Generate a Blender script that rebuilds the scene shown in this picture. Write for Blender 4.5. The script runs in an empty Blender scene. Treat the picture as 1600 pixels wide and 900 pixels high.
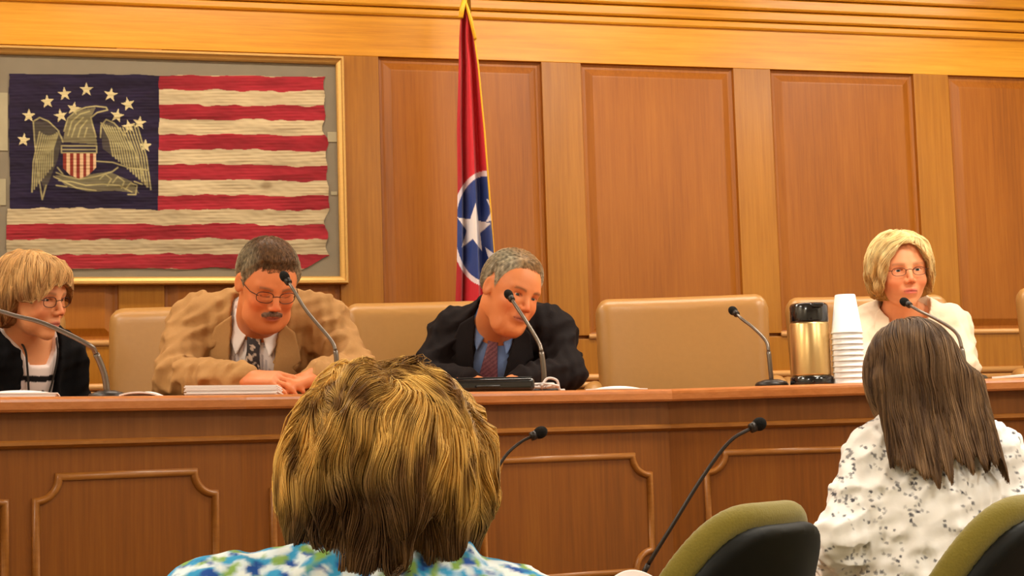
import bpy, math, random
import numpy as np
from mathutils import Vector, Matrix

random.seed(7)
RNG = np.random.default_rng(11)
scn = bpy.context.scene
COL = scn.collection
R = math.radians
PI = math.pi

# ------------------------------------------------------------------ camera
FPX = 2600.0
YAW, PITCH, ROLL = R(15.49), R(5.3), R(1.75)
EYE = np.array([0.0, 0.0, 1.10])
cf = np.array([math.sin(YAW) * math.cos(PITCH), math.cos(YAW) * math.cos(PITCH), math.sin(PITCH)])
_r0 = np.array([math.cos(YAW), -math.sin(YAW), 0.0])
_u0 = np.cross(_r0, cf)
cr = math.cos(ROLL) * _r0 - math.sin(ROLL) * _u0
cu = np.cross(cr, cf)
cam_data = bpy.data.cameras.new('camera')
cam = bpy.data.objects.new('camera', cam_data)
COL.objects.link(cam)
cam_data.sensor_width = 36
cam_data.lens = 36 * FPX / 1600
cam_data.clip_start = 0.05
cam.matrix_world = Matrix(((cr[0], cu[0], -cf[0], EYE[0]), (cr[1], cu[1], -cf[1], EYE[1]), (cr[2], cu[2], -cf[2], EYE[2]), (0, 0, 0, 1)))
scn.camera = cam

DWALL = 5.85
ZD = 1.23          # desk top
ZF = 0.46          # dais floor
hc = -np.array([cf[0], cf[1], 0.0]); hc /= np.linalg.norm(hc)      # horizontal, towards the viewer
hr = np.array([cr[0], cr[1], 0.0]); hr /= np.linalg.norm(hr)       # horizontal, to the viewer's right
UP = np.array([0, 0, 1.0])

def ray(x, y): return cf + cr * ((x - 800) / FPX) + cu * ((450 - y) / FPX)
def P(x, y, d): return EYE + ray(x, y) * d
def PW(x, y, off=0.0):
    r = ray(x, y); return EYE + r * ((DWALL - off) / r[1])
def PZ(x, d, z):
    a = P(x, 0, d)[2]; b = P(x, 900, d)[2]
    return P(x, 900 * (a - z) / (a - b), d)

# ------------------------------------------------------------------ colours and materials
def lin(c):
    c = np.asarray(c, float) / 255.0
    return np.where(c <= 0.04045, c / 12.92, ((c + 0.055) / 1.055) ** 2.4)
def rgba(c): return (*[float(v) for v in lin(c)], 1.0)

def base_mat(name, rough=0.5, spec=0.5, metal=0.0):
    m = bpy.data.materials.new(name); m.use_nodes = True
    b = m.node_tree.nodes['Principled BSDF']
    b.inputs['Roughness'].default_value = rough
    b.inputs['Specular IOR Level'].default_value = spec
    b.inputs['Metallic'].default_value = metal
    return m, m.node_tree, b

def add_bump(nt, b, scale, strength, dist=0.002, stretch=(1, 1, 1), detail=3):
    tc = nt.nodes.new('ShaderNodeTexCoord'); mp = nt.nodes.new('ShaderNodeMapping'); mp.inputs['Scale'].default_value = stretch
    n = nt.nodes.new('ShaderNodeTexNoise'); n.inputs['Scale'].default_value = scale; n.inputs['Detail'].default_value = detail
    bp = nt.nodes.new('ShaderNodeBump'); bp.inputs['Strength'].default_value = strength; bp.inputs['Distance'].default_value = dist
    nt.links.new(tc.outputs['Object'], mp.inputs[0]); nt.links.new(mp.outputs[0], n.inputs['Vector'])
    nt.links.new(n.outputs['Fac'], bp.inputs['Height']); nt.links.new(bp.outputs[0], b.inputs['Normal'])
    return n

def mat(name, col, rough=0.5, spec=0.5, metal=0.0, var=0.12, scale=30, bump=0.0, stretch=(1, 1, 1), coat=0.0, sheen=0.0):
    m, nt, b = base_mat(name, rough, spec, metal)
    tc = nt.nodes.new('ShaderNodeTexCoord'); mp = nt.nodes.new('ShaderNodeMapping'); mp.inputs['Scale'].default_value = stretch
    n = nt.nodes.new('ShaderNodeTexNoise'); n.inputs['Scale'].default_value = scale; n.inputs['Detail'].default_value = 4
    mx = nt.nodes.new('ShaderNodeMix'); mx.data_type = 'RGBA'
    c = lin(col)
    mx.inputs[6].default_value = (*[float(v) for v in c * (1 - var)], 1)
    mx.inputs[7].default_value = (*[float(min(1, v)) for v in c * (1 + var)], 1)
    nt.links.new(tc.outputs['Object'], mp.inputs[0]); nt.links.new(mp.outputs[0], n.inputs['Vector'])
    nt.links.new(n.outputs['Fac'], mx.inputs[0]); nt.links.new(mx.outputs[2], b.inputs['Base Color'])
    if bump:
        bp = nt.nodes.new('ShaderNodeBump'); bp.inputs['Strength'].default_value = bump; bp.inputs['Distance'].default_value = 0.002
        nt.links.new(n.outputs['Fac'], bp.inputs['Height']); nt.links.new(bp.outputs[0], b.inputs['Normal'])
    b.inputs['Coat Weight'].default_value = coat
    b.inputs['Sheen Weight'].default_value = sheen
    return m

def vmat(name, rough=0.5, spec=0.5, bump=0.0, bscale=60, sss=0.0, sheen=0.0, stretch=(1, 1, 1)):
    """colour from the mesh's own colour attribute"""
    m, nt, b = base_mat(name, rough, spec)
    a = nt.nodes.new('ShaderNodeAttribute'); a.attribute_name = 'Col'
    nt.links.new(a.outputs['Color'], b.inputs['Base Color'])
    if bump: add_bump(nt, b, bscale, bump, 0.002, stretch)
    if sss:
        b.inputs['Subsurface Weight'].default_value = sss
        b.inputs['Subsurface Radius'].default_value = (1.0, 0.35, 0.2); b.inputs['Subsurface Scale'].default_value = 0.006
    b.inputs['Sheen Weight'].default_value = sheen
    return m

def wood(name, dark, mid, light, axis='z', rough=0.32, grain=90, coat=0.25, blotch=1.0):
    """quarter-sawn veneer: long fine streaks along one axis with wide soft figure"""
    m, nt, b = base_mat(name, rough, 0.35)
    N, Lk = nt.nodes, nt.links
    tc = N.new('ShaderNodeTexCoord')
    s = {'z': (1, 1, 0.035), 'x': (0.035, 1, 1)}[axis]
    mp = N.new('ShaderNodeMapping'); mp.inputs['Scale'].default_value = s
    n1 = N.new('ShaderNodeTexNoise'); n1.inputs['Scale'].default_value = grain; n1.inputs['Detail'].default_value = 6; n1.inputs['Roughness'].default_value = 0.65
    mp2 = N.new('ShaderNodeMapping'); mp2.inputs['Scale'].default_value = {'z': (1, 1, 0.22), 'x': (0.22, 1, 1)}[axis]
    n2 = N.new('ShaderNodeTexNoise'); n2.inputs['Scale'].default_value = 4.5; n2.inputs['Detail'].default_value = 3
    Lk.new(tc.outputs['Object'], mp.inputs[0]); Lk.new(mp.outputs[0], n1.inputs['Vector'])
    Lk.new(tc.outputs['Object'], mp2.inputs[0]); Lk.new(mp2.outputs[0], n2.inputs['Vector'])
    ad = N.new('ShaderNodeMath'); ad.operation = 'MULTIPLY_ADD'; ad.inputs[1].default_value = 0.55; 
    m2 = N.new('ShaderNodeMath'); m2.operation = 'MULTIPLY'; m2.inputs[1].default_value = 0.45 * blotch
    Lk.new(n2.outputs['Fac'], m2.inputs[0]); Lk.new(n1.outputs['Fac'], ad.inputs[0]); Lk.new(m2.outputs[0], ad.inputs[2])
    cr_ = N.new('ShaderNodeValToRGB'); e = cr_.color_ramp.elements
    e[0].position = 0.30; e[0].color = rgba(dark); e[1].position = 0.72; e[1].color = rgba(light)
    k = e.new(0.5); k.color = rgba(mid)
    Lk.new(ad.outputs[0], cr_.inputs[0]); Lk.new(cr_.outputs[0], b.inputs['Base Color'])
    bp = N.new('ShaderNodeBump'); bp.inputs['Strength'].default_value = 0.08; bp.inputs['Distance'].default_value = 0.001
    Lk.new(n1.outputs['Fac'], bp.inputs['Height']); Lk.new(bp.outputs[0], b.inputs['Normal'])
    b.inputs['Coat Weight'].default_value = coat; b.inputs['Coat Roughness'].default_value = 0.25
    return m

M = {}
M['rail'] = wood('golden_oak_rail_lit', (186, 116, 22), (216, 148, 36), (234, 170, 56), 'x')  # golden veneer; brighter light on the upper wall is also in its colour
M['stile'] = wood('oak_stile', (140, 85, 18), (164, 104, 26), (182, 121, 38), 'z', coat=0.12)
M['panel'] = wood('oak_panel', (130, 71, 10), (153, 87, 15), (168, 101, 24), 'z', grain=120, blotch=1.1, coat=0.08, rough=0.42)
M['desk'] = wood('desk_veneer', (112, 60, 7), (134, 74, 10), (150, 89, 18), 'z', grain=110, rough=0.45, coat=0.08)
M['desk_rail'] = wood('desk_apron', (110, 62, 14), (130, 76, 22), (146, 90, 32), 'z', grain=60, rough=0.45, coat=0.08)
M['desk_edge'] = wood('desk_edge', (160, 92, 38), (188, 112, 54), (206, 132, 74), 'x', rough=0.28, coat=0.5)
M['moulding'] = wood('oak_moulding', (140, 84, 30), (160, 100, 40), (176, 116, 52), 'x')
M['bead'] = wood('toplit_oak_bead', (196, 138, 76), (216, 160, 96), (230, 178, 114), 'x')  # paleness is light caught from above, put into the wood colour
M['table'] = wood('table_wood', (110, 60, 22), (130, 74, 28), (150, 90, 38), 'x')
M['carpet'] = mat('brown_carpet', (96, 74, 56), 0.95, 0.1, var=0.3, scale=300, bump=0.5)
M['plaster'] = mat('cream_plaster', (226, 214, 190), 0.9, 0.2, var=0.03, scale=8)
M['gold'] = mat('gilt_frame', (206, 160, 88), 0.35, 0.5, metal=0.45, var=0.12, scale=40, stretch=(1, 1, 6))
M['mount'] = mat('grey_brown_mount', (140, 128, 112), 0.9, 0.2, var=0.08, scale=20)
M['cloth_v'] = vmat('old_flag_cloth', 0.9, 0.15, bump=0.2, bscale=40, stretch=(0.25, 1, 1))
M['satin_v'] = vmat('flag_satin', 0.45, 0.4, bump=0.1, bscale=60, sheen=0.2)
M['fringe'] = mat('gold_fringe', (226, 168, 30), 0.6, 0.4, var=0.2, scale=200, bump=0.5)
M['brass'] = mat('brass', (212, 160, 60), 0.25, 0.5, metal=0.9, var=0.05)
M['leather'] = mat('tan_leather', (170, 123, 64), 0.36, 0.5, var=0.05, scale=60, bump=0.12)
M['chair_metal'] = mat('chair_base_metal', (70, 66, 62), 0.35, 0.5, metal=0.7, var=0.05)
M['black_plastic'] = mat('black_plastic', (20, 20, 20), 0.45, 0.5, var=0.1)
M['shell'] = mat('charcoal_shell', (13, 14, 10), 0.62, 0.25, var=0.08, scale=40)
M['shell_rim'] = mat('shell_rim', (90, 86, 76), 0.5, 0.5, var=0.05)
M['green'] = mat('olive_fabric', (132, 118, 44), 0.9, 0.2, var=0.16, scale=260, bump=0.4, sheen=0.3)
M['mic_metal'] = mat('mic_stem_grey', (118, 108, 98), 0.32, 0.5, metal=0.75, var=0.05)
M['mic_dark'] = mat('mic_stem_dark', (44, 36, 30), 0.4, 0.5, metal=0.3, var=0.05)
M['foam'] = mat('mic_foam', (24, 22, 20), 0.95, 0.2, var=0.3, scale=400, bump=0.6)
M['steel_gold'] = mat('brushed_steel_warm', (222, 186, 126), 0.30, 0.5, metal=0.9, var=0.04, scale=30)
M['gloss_black'] = mat('gloss_black', (14, 15, 20), 0.15, 0.6, var=0.05, coat=0.5)
M['foam_cup'] = mat('white_foam_cup', (250, 248, 246), 0.6, 0.3, var=0.01)
M['paper'] = mat('white_paper', (236, 226, 222), 0.8, 0.2, var=0.03, scale=14)
M['tape'] = mat('yellowed_tape', (176, 164, 138), 0.8, 0.2, var=0.06)
M['cable'] = mat('white_cable', (214, 202, 196), 0.5, 0.4, var=0.05)
M['skin'] = vmat('skin', 0.5, 0.35, bump=0.12, bscale=350, sss=0.08)
M['eyeball'] = vmat('eyeball', 0.12, 0.5)
M['hair_v'] = vmat('hair', 0.5, 0.22)
M['tan_suit'] = mat('tan_wool', (172, 128, 78), 0.85, 0.2, var=0.07, scale=140, bump=0.2)
M['dark_suit'] = mat('charcoal_wool', (24, 17, 17), 0.85, 0.15, var=0.12, scale=140, bump=0.2)
M['cream_suit'] = mat('cream_wool', (232, 212, 186), 0.85, 0.2, var=0.05, scale=120, bump=0.25)
M['black_knit'] = mat('black_knit', (16, 15, 17), 0.95, 0.15, var=0.15, scale=150, bump=0.3)
M['white_shirt'] = vmat('striped_shirt', 0.8, 0.2)
M['blue_shirt'] = mat('blue_shirt', (112, 136, 184), 0.75, 0.2, var=0.05, scale=60)
M['tie_v'] = vmat('patterned_tie', 0.55, 0.4)
M['trousers'] = mat('dark_trousers', (44, 40, 42), 0.85, 0.2, var=0.1, scale=90)
M['shoe'] = mat('black_shoe', (22, 20, 20), 0.3, 0.5, var=0.05)
M['rim_metal'] = mat('glasses_rim', (74, 46, 40), 0.3, 0.5, metal=0.5, var=0.05)
M['lanyard'] = mat('lanyard', (46, 40, 36), 0.8, 0.3, var=0.1)
M['blouse_v'] = vmat('printed_blouse', 0.8, 0.2, bump=0.15, bscale=40)
M['lace_v'] = vmat('white_dotted_blouse', 0.85, 0.2, bump=0.35, bscale=70)
M['earring'] = mat('earring', (120, 104, 70), 0.3, 0.5, metal=0.7, var=0.2, scale=300)
M['lamp'] = bpy.data.materials.new('lamp_diffuser'); M['lamp'].use_nodes = True

def glass_mat(name, tint=(1, 1, 1), refl=1.5, rough=0.02):
    m = bpy.data.materials.new(name); m.use_nodes = True
    nt = m.node_tree; nt.nodes.clear()
    o = nt.nodes.new('ShaderNodeOutputMaterial'); t = nt.nodes.new('ShaderNodeBsdfTransparent'); t.inputs[0].default_value = (*tint, 1)
    g = nt.nodes.new('ShaderNodeBsdfGlossy'); g.inputs['Roughness'].default_value = rough
    fr = nt.nodes.new('ShaderNodeFresnel'); fr.inputs[0].default_value = refl
    mx = nt.nodes.new('ShaderNodeMixShader')
    ge = nt.nodes.new('ShaderNodeNewGeometry'); iv = nt.nodes.new('ShaderNodeMath'); iv.operation = 'SUBTRACT'; iv.inputs[0].default_value = 1.0; ml = nt.nodes.new('ShaderNodeMath'); ml.operation = 'MULTIPLY'
    nt.links.new(ge.outputs['Backfacing'], iv.inputs[1]); nt.links.new(iv.outputs[0], ml.inputs[0]); nt.links.new(fr.outputs[0], ml.inputs[1]); nt.links.new(ml.outputs[0], mx.inputs[0]); nt.links.new(t.outputs[0], mx.inputs[1]); nt.links.new(g.outputs[0], mx.inputs[2]); nt.links.new(mx.outputs[0], o.inputs[0])
    return m
M['glass'] = glass_mat('picture_glass', (0.97, 0.97, 0.95), 1.5, 0.03)
M['lens'] = glass_mat('spectacle_lens', (0.96, 0.95, 0.93), 1.25, 0.02)

# ------------------------------------------------------------------ object helpers
def tag(o, label=None, cat=None, group=None, kind=None):
    if label: o['label'] = label
    if cat: o['category'] = cat
    if group: o['group'] = group
    if kind: o['kind'] = kind
    return o

def thing(name, label, cat, loc=(0, 0, 0), rotz=0.0, group=None):
    o = bpy.data.objects.new(name, None); COL.objects.link(o)
    o.empty_display_size = 0.1
    o.location = tuple(float(v) for v in loc); o.rotation_euler = (0, 0, rotz)
    return tag(o, label, cat, group)

def mk(name, V, Fc, m, parent=None, org=(0, 0, 0), smooth=True, col=None, bevel=0.0, angle=None):
    me = bpy.data.meshes.new(name)
    V = np.asarray(V, float) - np.asarray(org, float)
    if isinstance(Fc, np.ndarray):
        n, k = Fc.shape
        me.vertices.add(len(V)); me.vertices.foreach_set('co', V.astype(np.float32).ravel())
        me.loops.add(n * k); me.loops.foreach_set('vertex_index', Fc.astype(np.int32).ravel())
        me.polygons.add(n); me.polygons.foreach_set('loop_start', np.arange(0, n * k, k, dtype=np.int32))
        me.update(calc_edges=True)
    else:
        me.from_pydata([tuple(v) for v in V], [], [tuple(f) for f in Fc]); me.update()
    me.polygons.foreach_set('use_smooth', [bool(smooth)] * len(me.polygons))
    if col is not None:
        a = me.color_attributes.new('Col', 'FLOAT_COLOR', 'POINT')
        c = np.ones((len(V), 4), np.float32); c[:, :3] = col
        a.data.foreach_set('color', c.ravel())
    if m is not None: me.materials.append(m)
    me.validate()
    o = bpy.data.objects.new(name, me); COL.objects.link(o)
    if parent is not None: o.parent = parent
    if bevel:
        b = o.modifiers.new('bevel', 'BEVEL'); b.width = bevel; b.segments = 3; b.limit_method = 'ANGLE'
        if smooth: o.modifiers.new('wn', 'WEIGHTED_NORMAL')
    return o

class MB:
    def __init__(s): s.V = []; s.F = []
    def add(s, V, F):
        b = len(s.V); s.V += [tuple(map(float, v)) for v in V]; s.F += [tuple(int(b + i) for i in f) for f in F]; return s
    def box(s, c, size, rot=None):
        c = np.asarray(c, float); h = np.asarray(size, float) / 2
        V = np.array([(x, y, z) for x in (-1, 1) for y in (-1, 1) for z in (-1, 1)]) * h
        if rot is not None: V = V @ np.asarray(rot).T
        return s.add(V + c, [(0, 1, 3, 2), (4, 6, 7, 5), (0, 4, 5, 1), (2, 3, 7, 6), (0, 2, 6, 4), (1, 5, 7, 3)])
    def tube(s, pts, r, n=10, closed=False, flat=1.0, up=None):
        pts = np.asarray(pts, float); m = len(pts); r = np.broadcast_to(np.asarray(r, float), (m,))
        if closed: T = np.roll(pts, -1, 0) - np.roll(pts, 1, 0)
        else: T = np.gradient(pts, axis=0)
        T /= np.linalg.norm(T, axis=1)[:, None] + 1e-12
        a = np.asarray(up if up is not None else ((0, 0, 1) if abs(T[0][2]) < 0.9 else (1, 0, 0)), float)
        V = []
        for i in range(m):
            a = a - T[i] * a.dot(T[i]); a /= np.linalg.norm(a) + 1e-12; b = np.cross(T[i], a)
            for k in range(n):
                t = 2 * PI * k / n; V.append(pts[i] + r[i] * (math.cos(t) * a * flat + math.sin(t) * b))
        Fc = [(i * n + k, i * n + (k + 1) % n, ((i + 1) % m) * n + (k + 1) % n, ((i + 1) % m) * n + k) for i in range(m if closed else m - 1) for k in range(n)]
        if not closed: Fc += [tuple(range(n))[::-1], tuple(range((m - 1) * n, m * n))]
        return s.add(V, Fc)
    def lathe(s, prof, n=40, c=(0, 0, 0), axis=None, caps=True):
        prof = list(prof); m = len(prof); V = []
        A = np.eye(3) if axis is None else frame_z(axis)
        for (r, z) in prof:
            for k in range(n):
                t = 2 * PI * k / n; V.append(np.asarray(c, float) + A @ np.array([r * math.cos(t), r * math.sin(t), z]))
        Fc = [(i * n + k, i * n + (k + 1) % n, (i + 1) * n + (k + 1) % n, (i + 1) * n + k) for i in range(m - 1) for k in range(n)]
        if not caps: return s.add(V, Fc)
        if prof[0][0] > 1e-6: Fc.append(tuple(range(n))[::-1])
        if prof[-1][0] > 1e-6: Fc.append(tuple(range((m - 1) * n, m * n)))
        return s.add(V, Fc)
    def build(s, name, m, parent=None, org=(0, 0, 0), smooth=True, bevel=0.0): return mk(name, s.V, s.F, m, parent, org, smooth, None, bevel)

def frame_z(z):
    z = np.asarray(z, float); z = z / np.linalg.norm(z)
    a = np.array([0, 0, 1.0]) if abs(z[2]) < 0.9 else np.array([1.0, 0, 0])
    x = np.cross(a, z); x /= np.linalg.norm(x); y = np.cross(z, x)
    return np.stack([x, y, z], 1)

def copy_tree(o, parent=None):
    c = o.copy(); COL.objects.link(c); c.parent = parent
    for ch in list(o.children): copy_tree(ch, c)
    return c

def spline(pts, n=40):
    """Catmull-Rom through the points"""
    p = np.asarray(pts, float); p = np.vstack([2 * p[0] - p[1], p, 2 * p[-1] - p[-2]]); out = []
    m = len(p) - 3
    for i in range(m):
        for t in np.linspace(0, 1, max(2, n // m), endpoint=(i == m - 1)):
            a, b, c, d = p[i:i + 4]
            out.append(0.5 * ((2 * b) + (c - a) * t + (2 * a - 5 * b + 4 * c - d) * t ** 2 + (-a + 3 * b - 3 * c + d) * t ** 3))
    return np.array(out)

# ------------------------------------------------------------------ smooth noise, signed distance shapes
_ns = {}
def nz(p, scale, seed=0, n=14):
    if seed not in _ns:
        g = np.random.default_rng(seed + 100); v = g.normal(size=(n, 3)); v /= np.linalg.norm(v, axis=1)[:, None]
        _ns[seed] = (v * g.uniform(0.6, 1.5, (n, 1)), g.uniform(0, 6.28, n))
    v, ph = _ns[seed]; out = 0
    q = p * scale
    for i in range(len(v)): out = out + np.sin(q[..., 0] * v[i, 0] + q[..., 1] * v[i, 1] + q[..., 2] * v[i, 2] + ph[i])
    return out / math.sqrt(len(v) / 2) / 1.4

def smin(a, b, k):
    if k <= 0: return np.minimum(a, b)
    h = np.maximum(k - np.abs(a - b), 0) / k
    return np.minimum(a, b) - h * h * k * 0.25
def smax(a, b, k): return -smin(-a, -b, k)
def norm3(v): return np.sqrt(v[..., 0] ** 2 + v[..., 1] ** 2 + v[..., 2] ** 2)

def cone(p, a, ra, b, rb):
    a = np.asarray(a, np.float32); ab = np.asarray(b, np.float32) - a
    t = np.clip(((p - a) @ ab) / max(1e-9, float(ab @ ab)), 0, 1)
    return norm3(p - a - t[..., None] * ab) - (ra + (rb - ra) * t)
def ell(p, c, r, Rm=None):
    q = p - np.asarray(c, np.float32)
    if Rm is not None: q = q @ np.asarray(Rm, np.float32)
    r = np.asarray(r, np.float32); k0 = norm3(q / r); k1 = norm3(q / (r * r))
    return k0 * (k0 - 1) / np.maximum(k1, 1e-6)
def rbox(p, c, half, rr, Rm=None):
    q = p - np.asarray(c, np.float32)
    if Rm is not None: q = q @ np.asarray(Rm, np.float32)
    q = np.abs(q) - (np.asarray(half, np.float32) - rr)
    return norm3(np.maximum(q, 0)) + np.minimum(np.max(q, axis=-1), 0) - rr
def poly2(x, y, pts):
    pts = np.asarray(pts, float); n = len(pts); d = np.full(x.shape, 1e9); s = np.ones(x.shape)
    for i in range(n):
        a, b = pts[i], pts[i - 1]; ex, ey = b - a; wx, wy = x - a[0], y - a[1]
        t = np.clip((wx * ex + wy * ey) / (ex * ex + ey * ey), 0, 1)
        d = np.minimum(d, (wx - ex * t) ** 2 + (wy - ey * t) ** 2)
        c1 = y >= a[1]; c2 = y < b[1]; c3 = ex * wy > ey * wx
        s = np.where((c1 & c2 & c3) | (~c1 & ~c2 & ~c3), -s, s)
    return s * np.sqrt(d)

def surface_nets(S, o, h):
    s = S < 0
    nx, ny, nz_ = S.shape
    cnt = np.zeros((nx - 1, ny - 1, nz_ - 1), np.int8)
    for i in (0, 1):
        for j in (0, 1):
            for k in (0, 1): cnt += s[i:nx - 1 + i, j:ny - 1 + j, k:nz_ - 1 + k]
    A = np.argwhere((cnt > 0) & (cnt < 8))
    idx = np.full(cnt.shape, -1, np.int64); idx[A[:, 0], A[:, 1], A[:, 2]] = np.arange(len(A))
    pos = np.zeros((len(A), 3)); num = np.zeros(len(A))
    C = [(i, j, k) for i in (0, 1) for j in (0, 1) for k in (0, 1)]
    for a in C:
        for ax in range(3):
            if a[ax]: continue
            b = list(a); b[ax] = 1
            va = S[A[:, 0] + a[0], A[:, 1] + a[1], A[:, 2] + a[2]]; vb = S[A[:, 0] + b[0], A[:, 1] + b[1], A[:, 2] + b[2]]
            x = (va < 0) != (vb < 0)
            t = np.where(x, va / np.where(x, va - vb, 1), 0)
            q = np.tile(np.array(a, float), (len(A), 1)); q[:, ax] += t
            pos += q * x[:, None]; num += x
    V = np.asarray(o) + h * (A + pos / num[:, None])
    Fs = []
    for ax in range(3):
        u, v = (ax + 1) % 3, (ax + 2) % 3
        lo = [slice(None)] * 3; hi = [slice(None)] * 3
        lo[ax] = slice(0, -1); hi[ax] = slice(1, None)
        x = s[tuple(lo)] != s[tuple(hi)]
        E = np.argwhere(x); sg = s[tuple(lo)][x]
        ok = (E[:, u] > 0) & (E[:, v] > 0) & (E[:, u] < S.shape[u] - 1) & (E[:, v] < S.shape[v] - 1)
        E = E[ok]; sg = sg[ok]
        def cell(du, dv):
            q = E.copy(); q[:, u] += du; q[:, v] += dv; return idx[q[:, 0], q[:, 1], q[:, 2]]
        f = np.stack([cell(-1, -1), cell(0, -1), cell(0, 0), cell(-1, 0)], 1)
        f[~sg] = f[~sg][:, ::-1]
        Fs.append(f)
    return V, np.vstack(Fs)

def solid(fn, lo, hi, h, dense=False, B=7):
    """mesh of the zero surface of fn inside the box; only blocks near the surface are sampled finely"""
    lo = np.asarray(lo, float) - 2 * h; hi = np.asarray(hi, float) + 2 * h
    nb = np.ceil((hi - lo) / h / B).astype(int) + 1
    n = nb * B
    S = np.empty(tuple(n), np.float32)
    ax = [(lo[i] + h * np.arange(n[i])).astype(np.float32) for i in range(3)]
    cx = [(lo[i] + h * (np.arange(nb[i]) * B + (B - 1) / 2)).astype(np.float32) for i in range(3)]
    C_ = np.stack(np.meshgrid(*cx, indexing='ij'), -1)
    dc = fn(C_)
    lim = 1e9 if dense else h * B * 0.87 * 1.5 + 0.012
    S[:] = np.repeat(np.repeat(np.repeat(dc, B, 0), B, 1), B, 2)
    near = np.argwhere(np.abs(dc) <= lim)
    g = np.arange(B) * h
    G = np.stack(np.meshgrid(g, g, g, indexing='ij'), -1).astype(np.float32)
    o_ = np.arange(B)
    for k in range(0, len(near), 1500):
        b = near[k:k + 1500]
        pts = (lo + b * B * h).astype(np.float32)[:, None, None, None, :] + G
        v = fn(pts)
        I = b[:, 0][:, None] * B + o_; J = b[:, 1][:, None] * B + o_; K = b[:, 2][:, None] * B + o_
        S[I[:, :, None, None], J[:, None, :, None], K[:, None, None, :]] = v
    S[0] = S[-1] = 1; S[:, 0] = S[:, -1] = 1; S[:, :, 0] = S[:, :, -1] = 1
    return surface_nets(S, lo, h)

def bbox(pts, pad):
    pts = np.asarray(pts, float); return pts.min(0) - pad, pts.max(0) + pad

# ================================================================== THE ROOM
def U(u, off, h): return np.array([u, DWALL - off, EYE[2] + h])      # wall coordinates: along, out of the wall, above the eye
XL, XR = -1.6, 4.6
CEIL = 3.05
def struct(name, mb, m, parent=None, smooth=False, bevel=0.0):
    o = mb.build(name, M[m], parent, smooth=smooth, bevel=bevel)
    if parent is None: o['kind'] = 'structure'
    return o

struct('floor', MB().box((1.5, 2.2, -0.05), (6.3, 7.6, 0.1)), 'carpet')
struct('ceiling', MB().box((1.5, 2.2, CEIL + 0.05), (6.3, 7.6, 0.1)), 'plaster')
struct('wall_left', MB().box((XL - 0.06, 2.2, CEIL / 2), (0.1, 7.6, CEIL)), 'plaster')
struct('wall_right', MB().box((XR + 0.06, 2.2, CEIL / 2), (0.1, 7.6, CEIL)), 'plaster')
struct('wall_front', MB().box((1.5, -1.62, CEIL / 2), (6.3, 0.1, CEIL)), 'plaster')

wall = bpy.data.objects.new('wall_back', None); COL.objects.link(wall); wall['kind'] = 'structure'
MB().box((1.5, DWALL + 0.07, CEIL / 2), (6.3, 0.1, CEIL)).build('backing', M['stile'], wall, smooth=False)
PT, PB, S0, SP, PWD = 1.4112, 0.3848, 1.144, 0.7718, 0.617
us = [S0 + i * SP for i in range(-4, 5)]
us = [u for u in us if u > XL + 0.02 and u + PWD < XR]
# stiles between the panels
edges = [XL] + [v for u in us for v in (u, u + PWD)] + [XR]
for i in range(0, len(edges), 2):
    a, b = edges[i], edges[i + 1]
    MB().box(U((a + b) / 2, -0.01, (PT + PB) / 2), (b - a, 0.02, PT - PB)).build('stile', M['stile'], wall, smooth=False, bevel=0.002)
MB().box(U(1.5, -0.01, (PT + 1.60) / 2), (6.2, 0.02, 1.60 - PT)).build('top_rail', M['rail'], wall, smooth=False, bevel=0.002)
MB().box(U(1.5, -0.01, (PB - 0.012 + 0.215) / 2), (6.2, 0.02, PB - 0.215 - 0.012)).build('lower_rail', M['stile'], wall, smooth=False, bevel=0.002)
MB().box(U(1.5, -0.005, (0.19 - 1.1) / 2), (6.2, 0.012, 0.19 + 1.1)).build('dado', M['stile'], wall, smooth=False)
for u in us:
    # raised and fielded panel: sunken edge, sloping margin, flat field
    mb = MB(); z0, z1 = EYE[2] + PB, EYE[2] + PT
    def ringpts(e, off): return [(u + e, DWALL - off, z0 + e), (u + PWD - e, DWALL - off, z0 + e), (u + PWD - e, DWALL - off, z1 - e), (u + e, DWALL - off, z1 - e)]
    prof = [(0.0, -0.001), (0.003, -0.0145), (0.012, -0.017), (0.020, -0.0165), (0.046, -0.005), (0.050, -0.0045)]
    V = [p for e, o_ in prof for p in ringpts(e, o_)]
    Fc = [(4 * i + k, 4 * i + (k + 1) % 4, 4 * i + 4 + (k + 1) % 4, 4 * i + 4 + k) for i in range(len(prof) - 1) for k in range(4)]
    Fc.append(tuple(range(4 * len(prof) - 4, 4 * len(prof))))
    mb.add(V, Fc).build('panel', M['panel'], wall, smooth=False)
    # small sill bead at the foot of the panel
    MB().tube([U(u - 0.004, 0.0, PB - 0.004), U(u + PWD + 0.004, 0.0, PB - 0.004)], 0.0105, 10).build('panel_bead', M['bead'], wall)

def bar_profile(prof, x0, x1):
    V = [(x, DWALL - o_, EYE[2] + h) for x in (x0, x1) for (o_, h) in prof]; n = len(prof)
    return MB().add(V, [(k, (k + 1) % n, n + (k + 1) % n, n + k) for k in range(n)] + [tuple(range(n))[::-1], tuple(range(n, 2 * n))])
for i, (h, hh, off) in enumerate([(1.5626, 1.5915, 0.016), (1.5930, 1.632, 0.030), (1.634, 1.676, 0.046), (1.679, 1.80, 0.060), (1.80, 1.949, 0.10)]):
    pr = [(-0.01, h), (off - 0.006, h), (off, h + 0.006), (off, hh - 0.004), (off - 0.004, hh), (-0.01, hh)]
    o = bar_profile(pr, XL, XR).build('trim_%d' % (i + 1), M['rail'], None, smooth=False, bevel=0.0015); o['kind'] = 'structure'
for i, (h, r) in enumerate([(0.2302, 0.012), (0.203, 0.012)]):
    o = MB().tube([U(XL, 0.002, h), U(XR, 0.002, h)], r, 12).build('trim_%d' % (i + 6), M['bead'], None); o['kind'] = 'structure'

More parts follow.
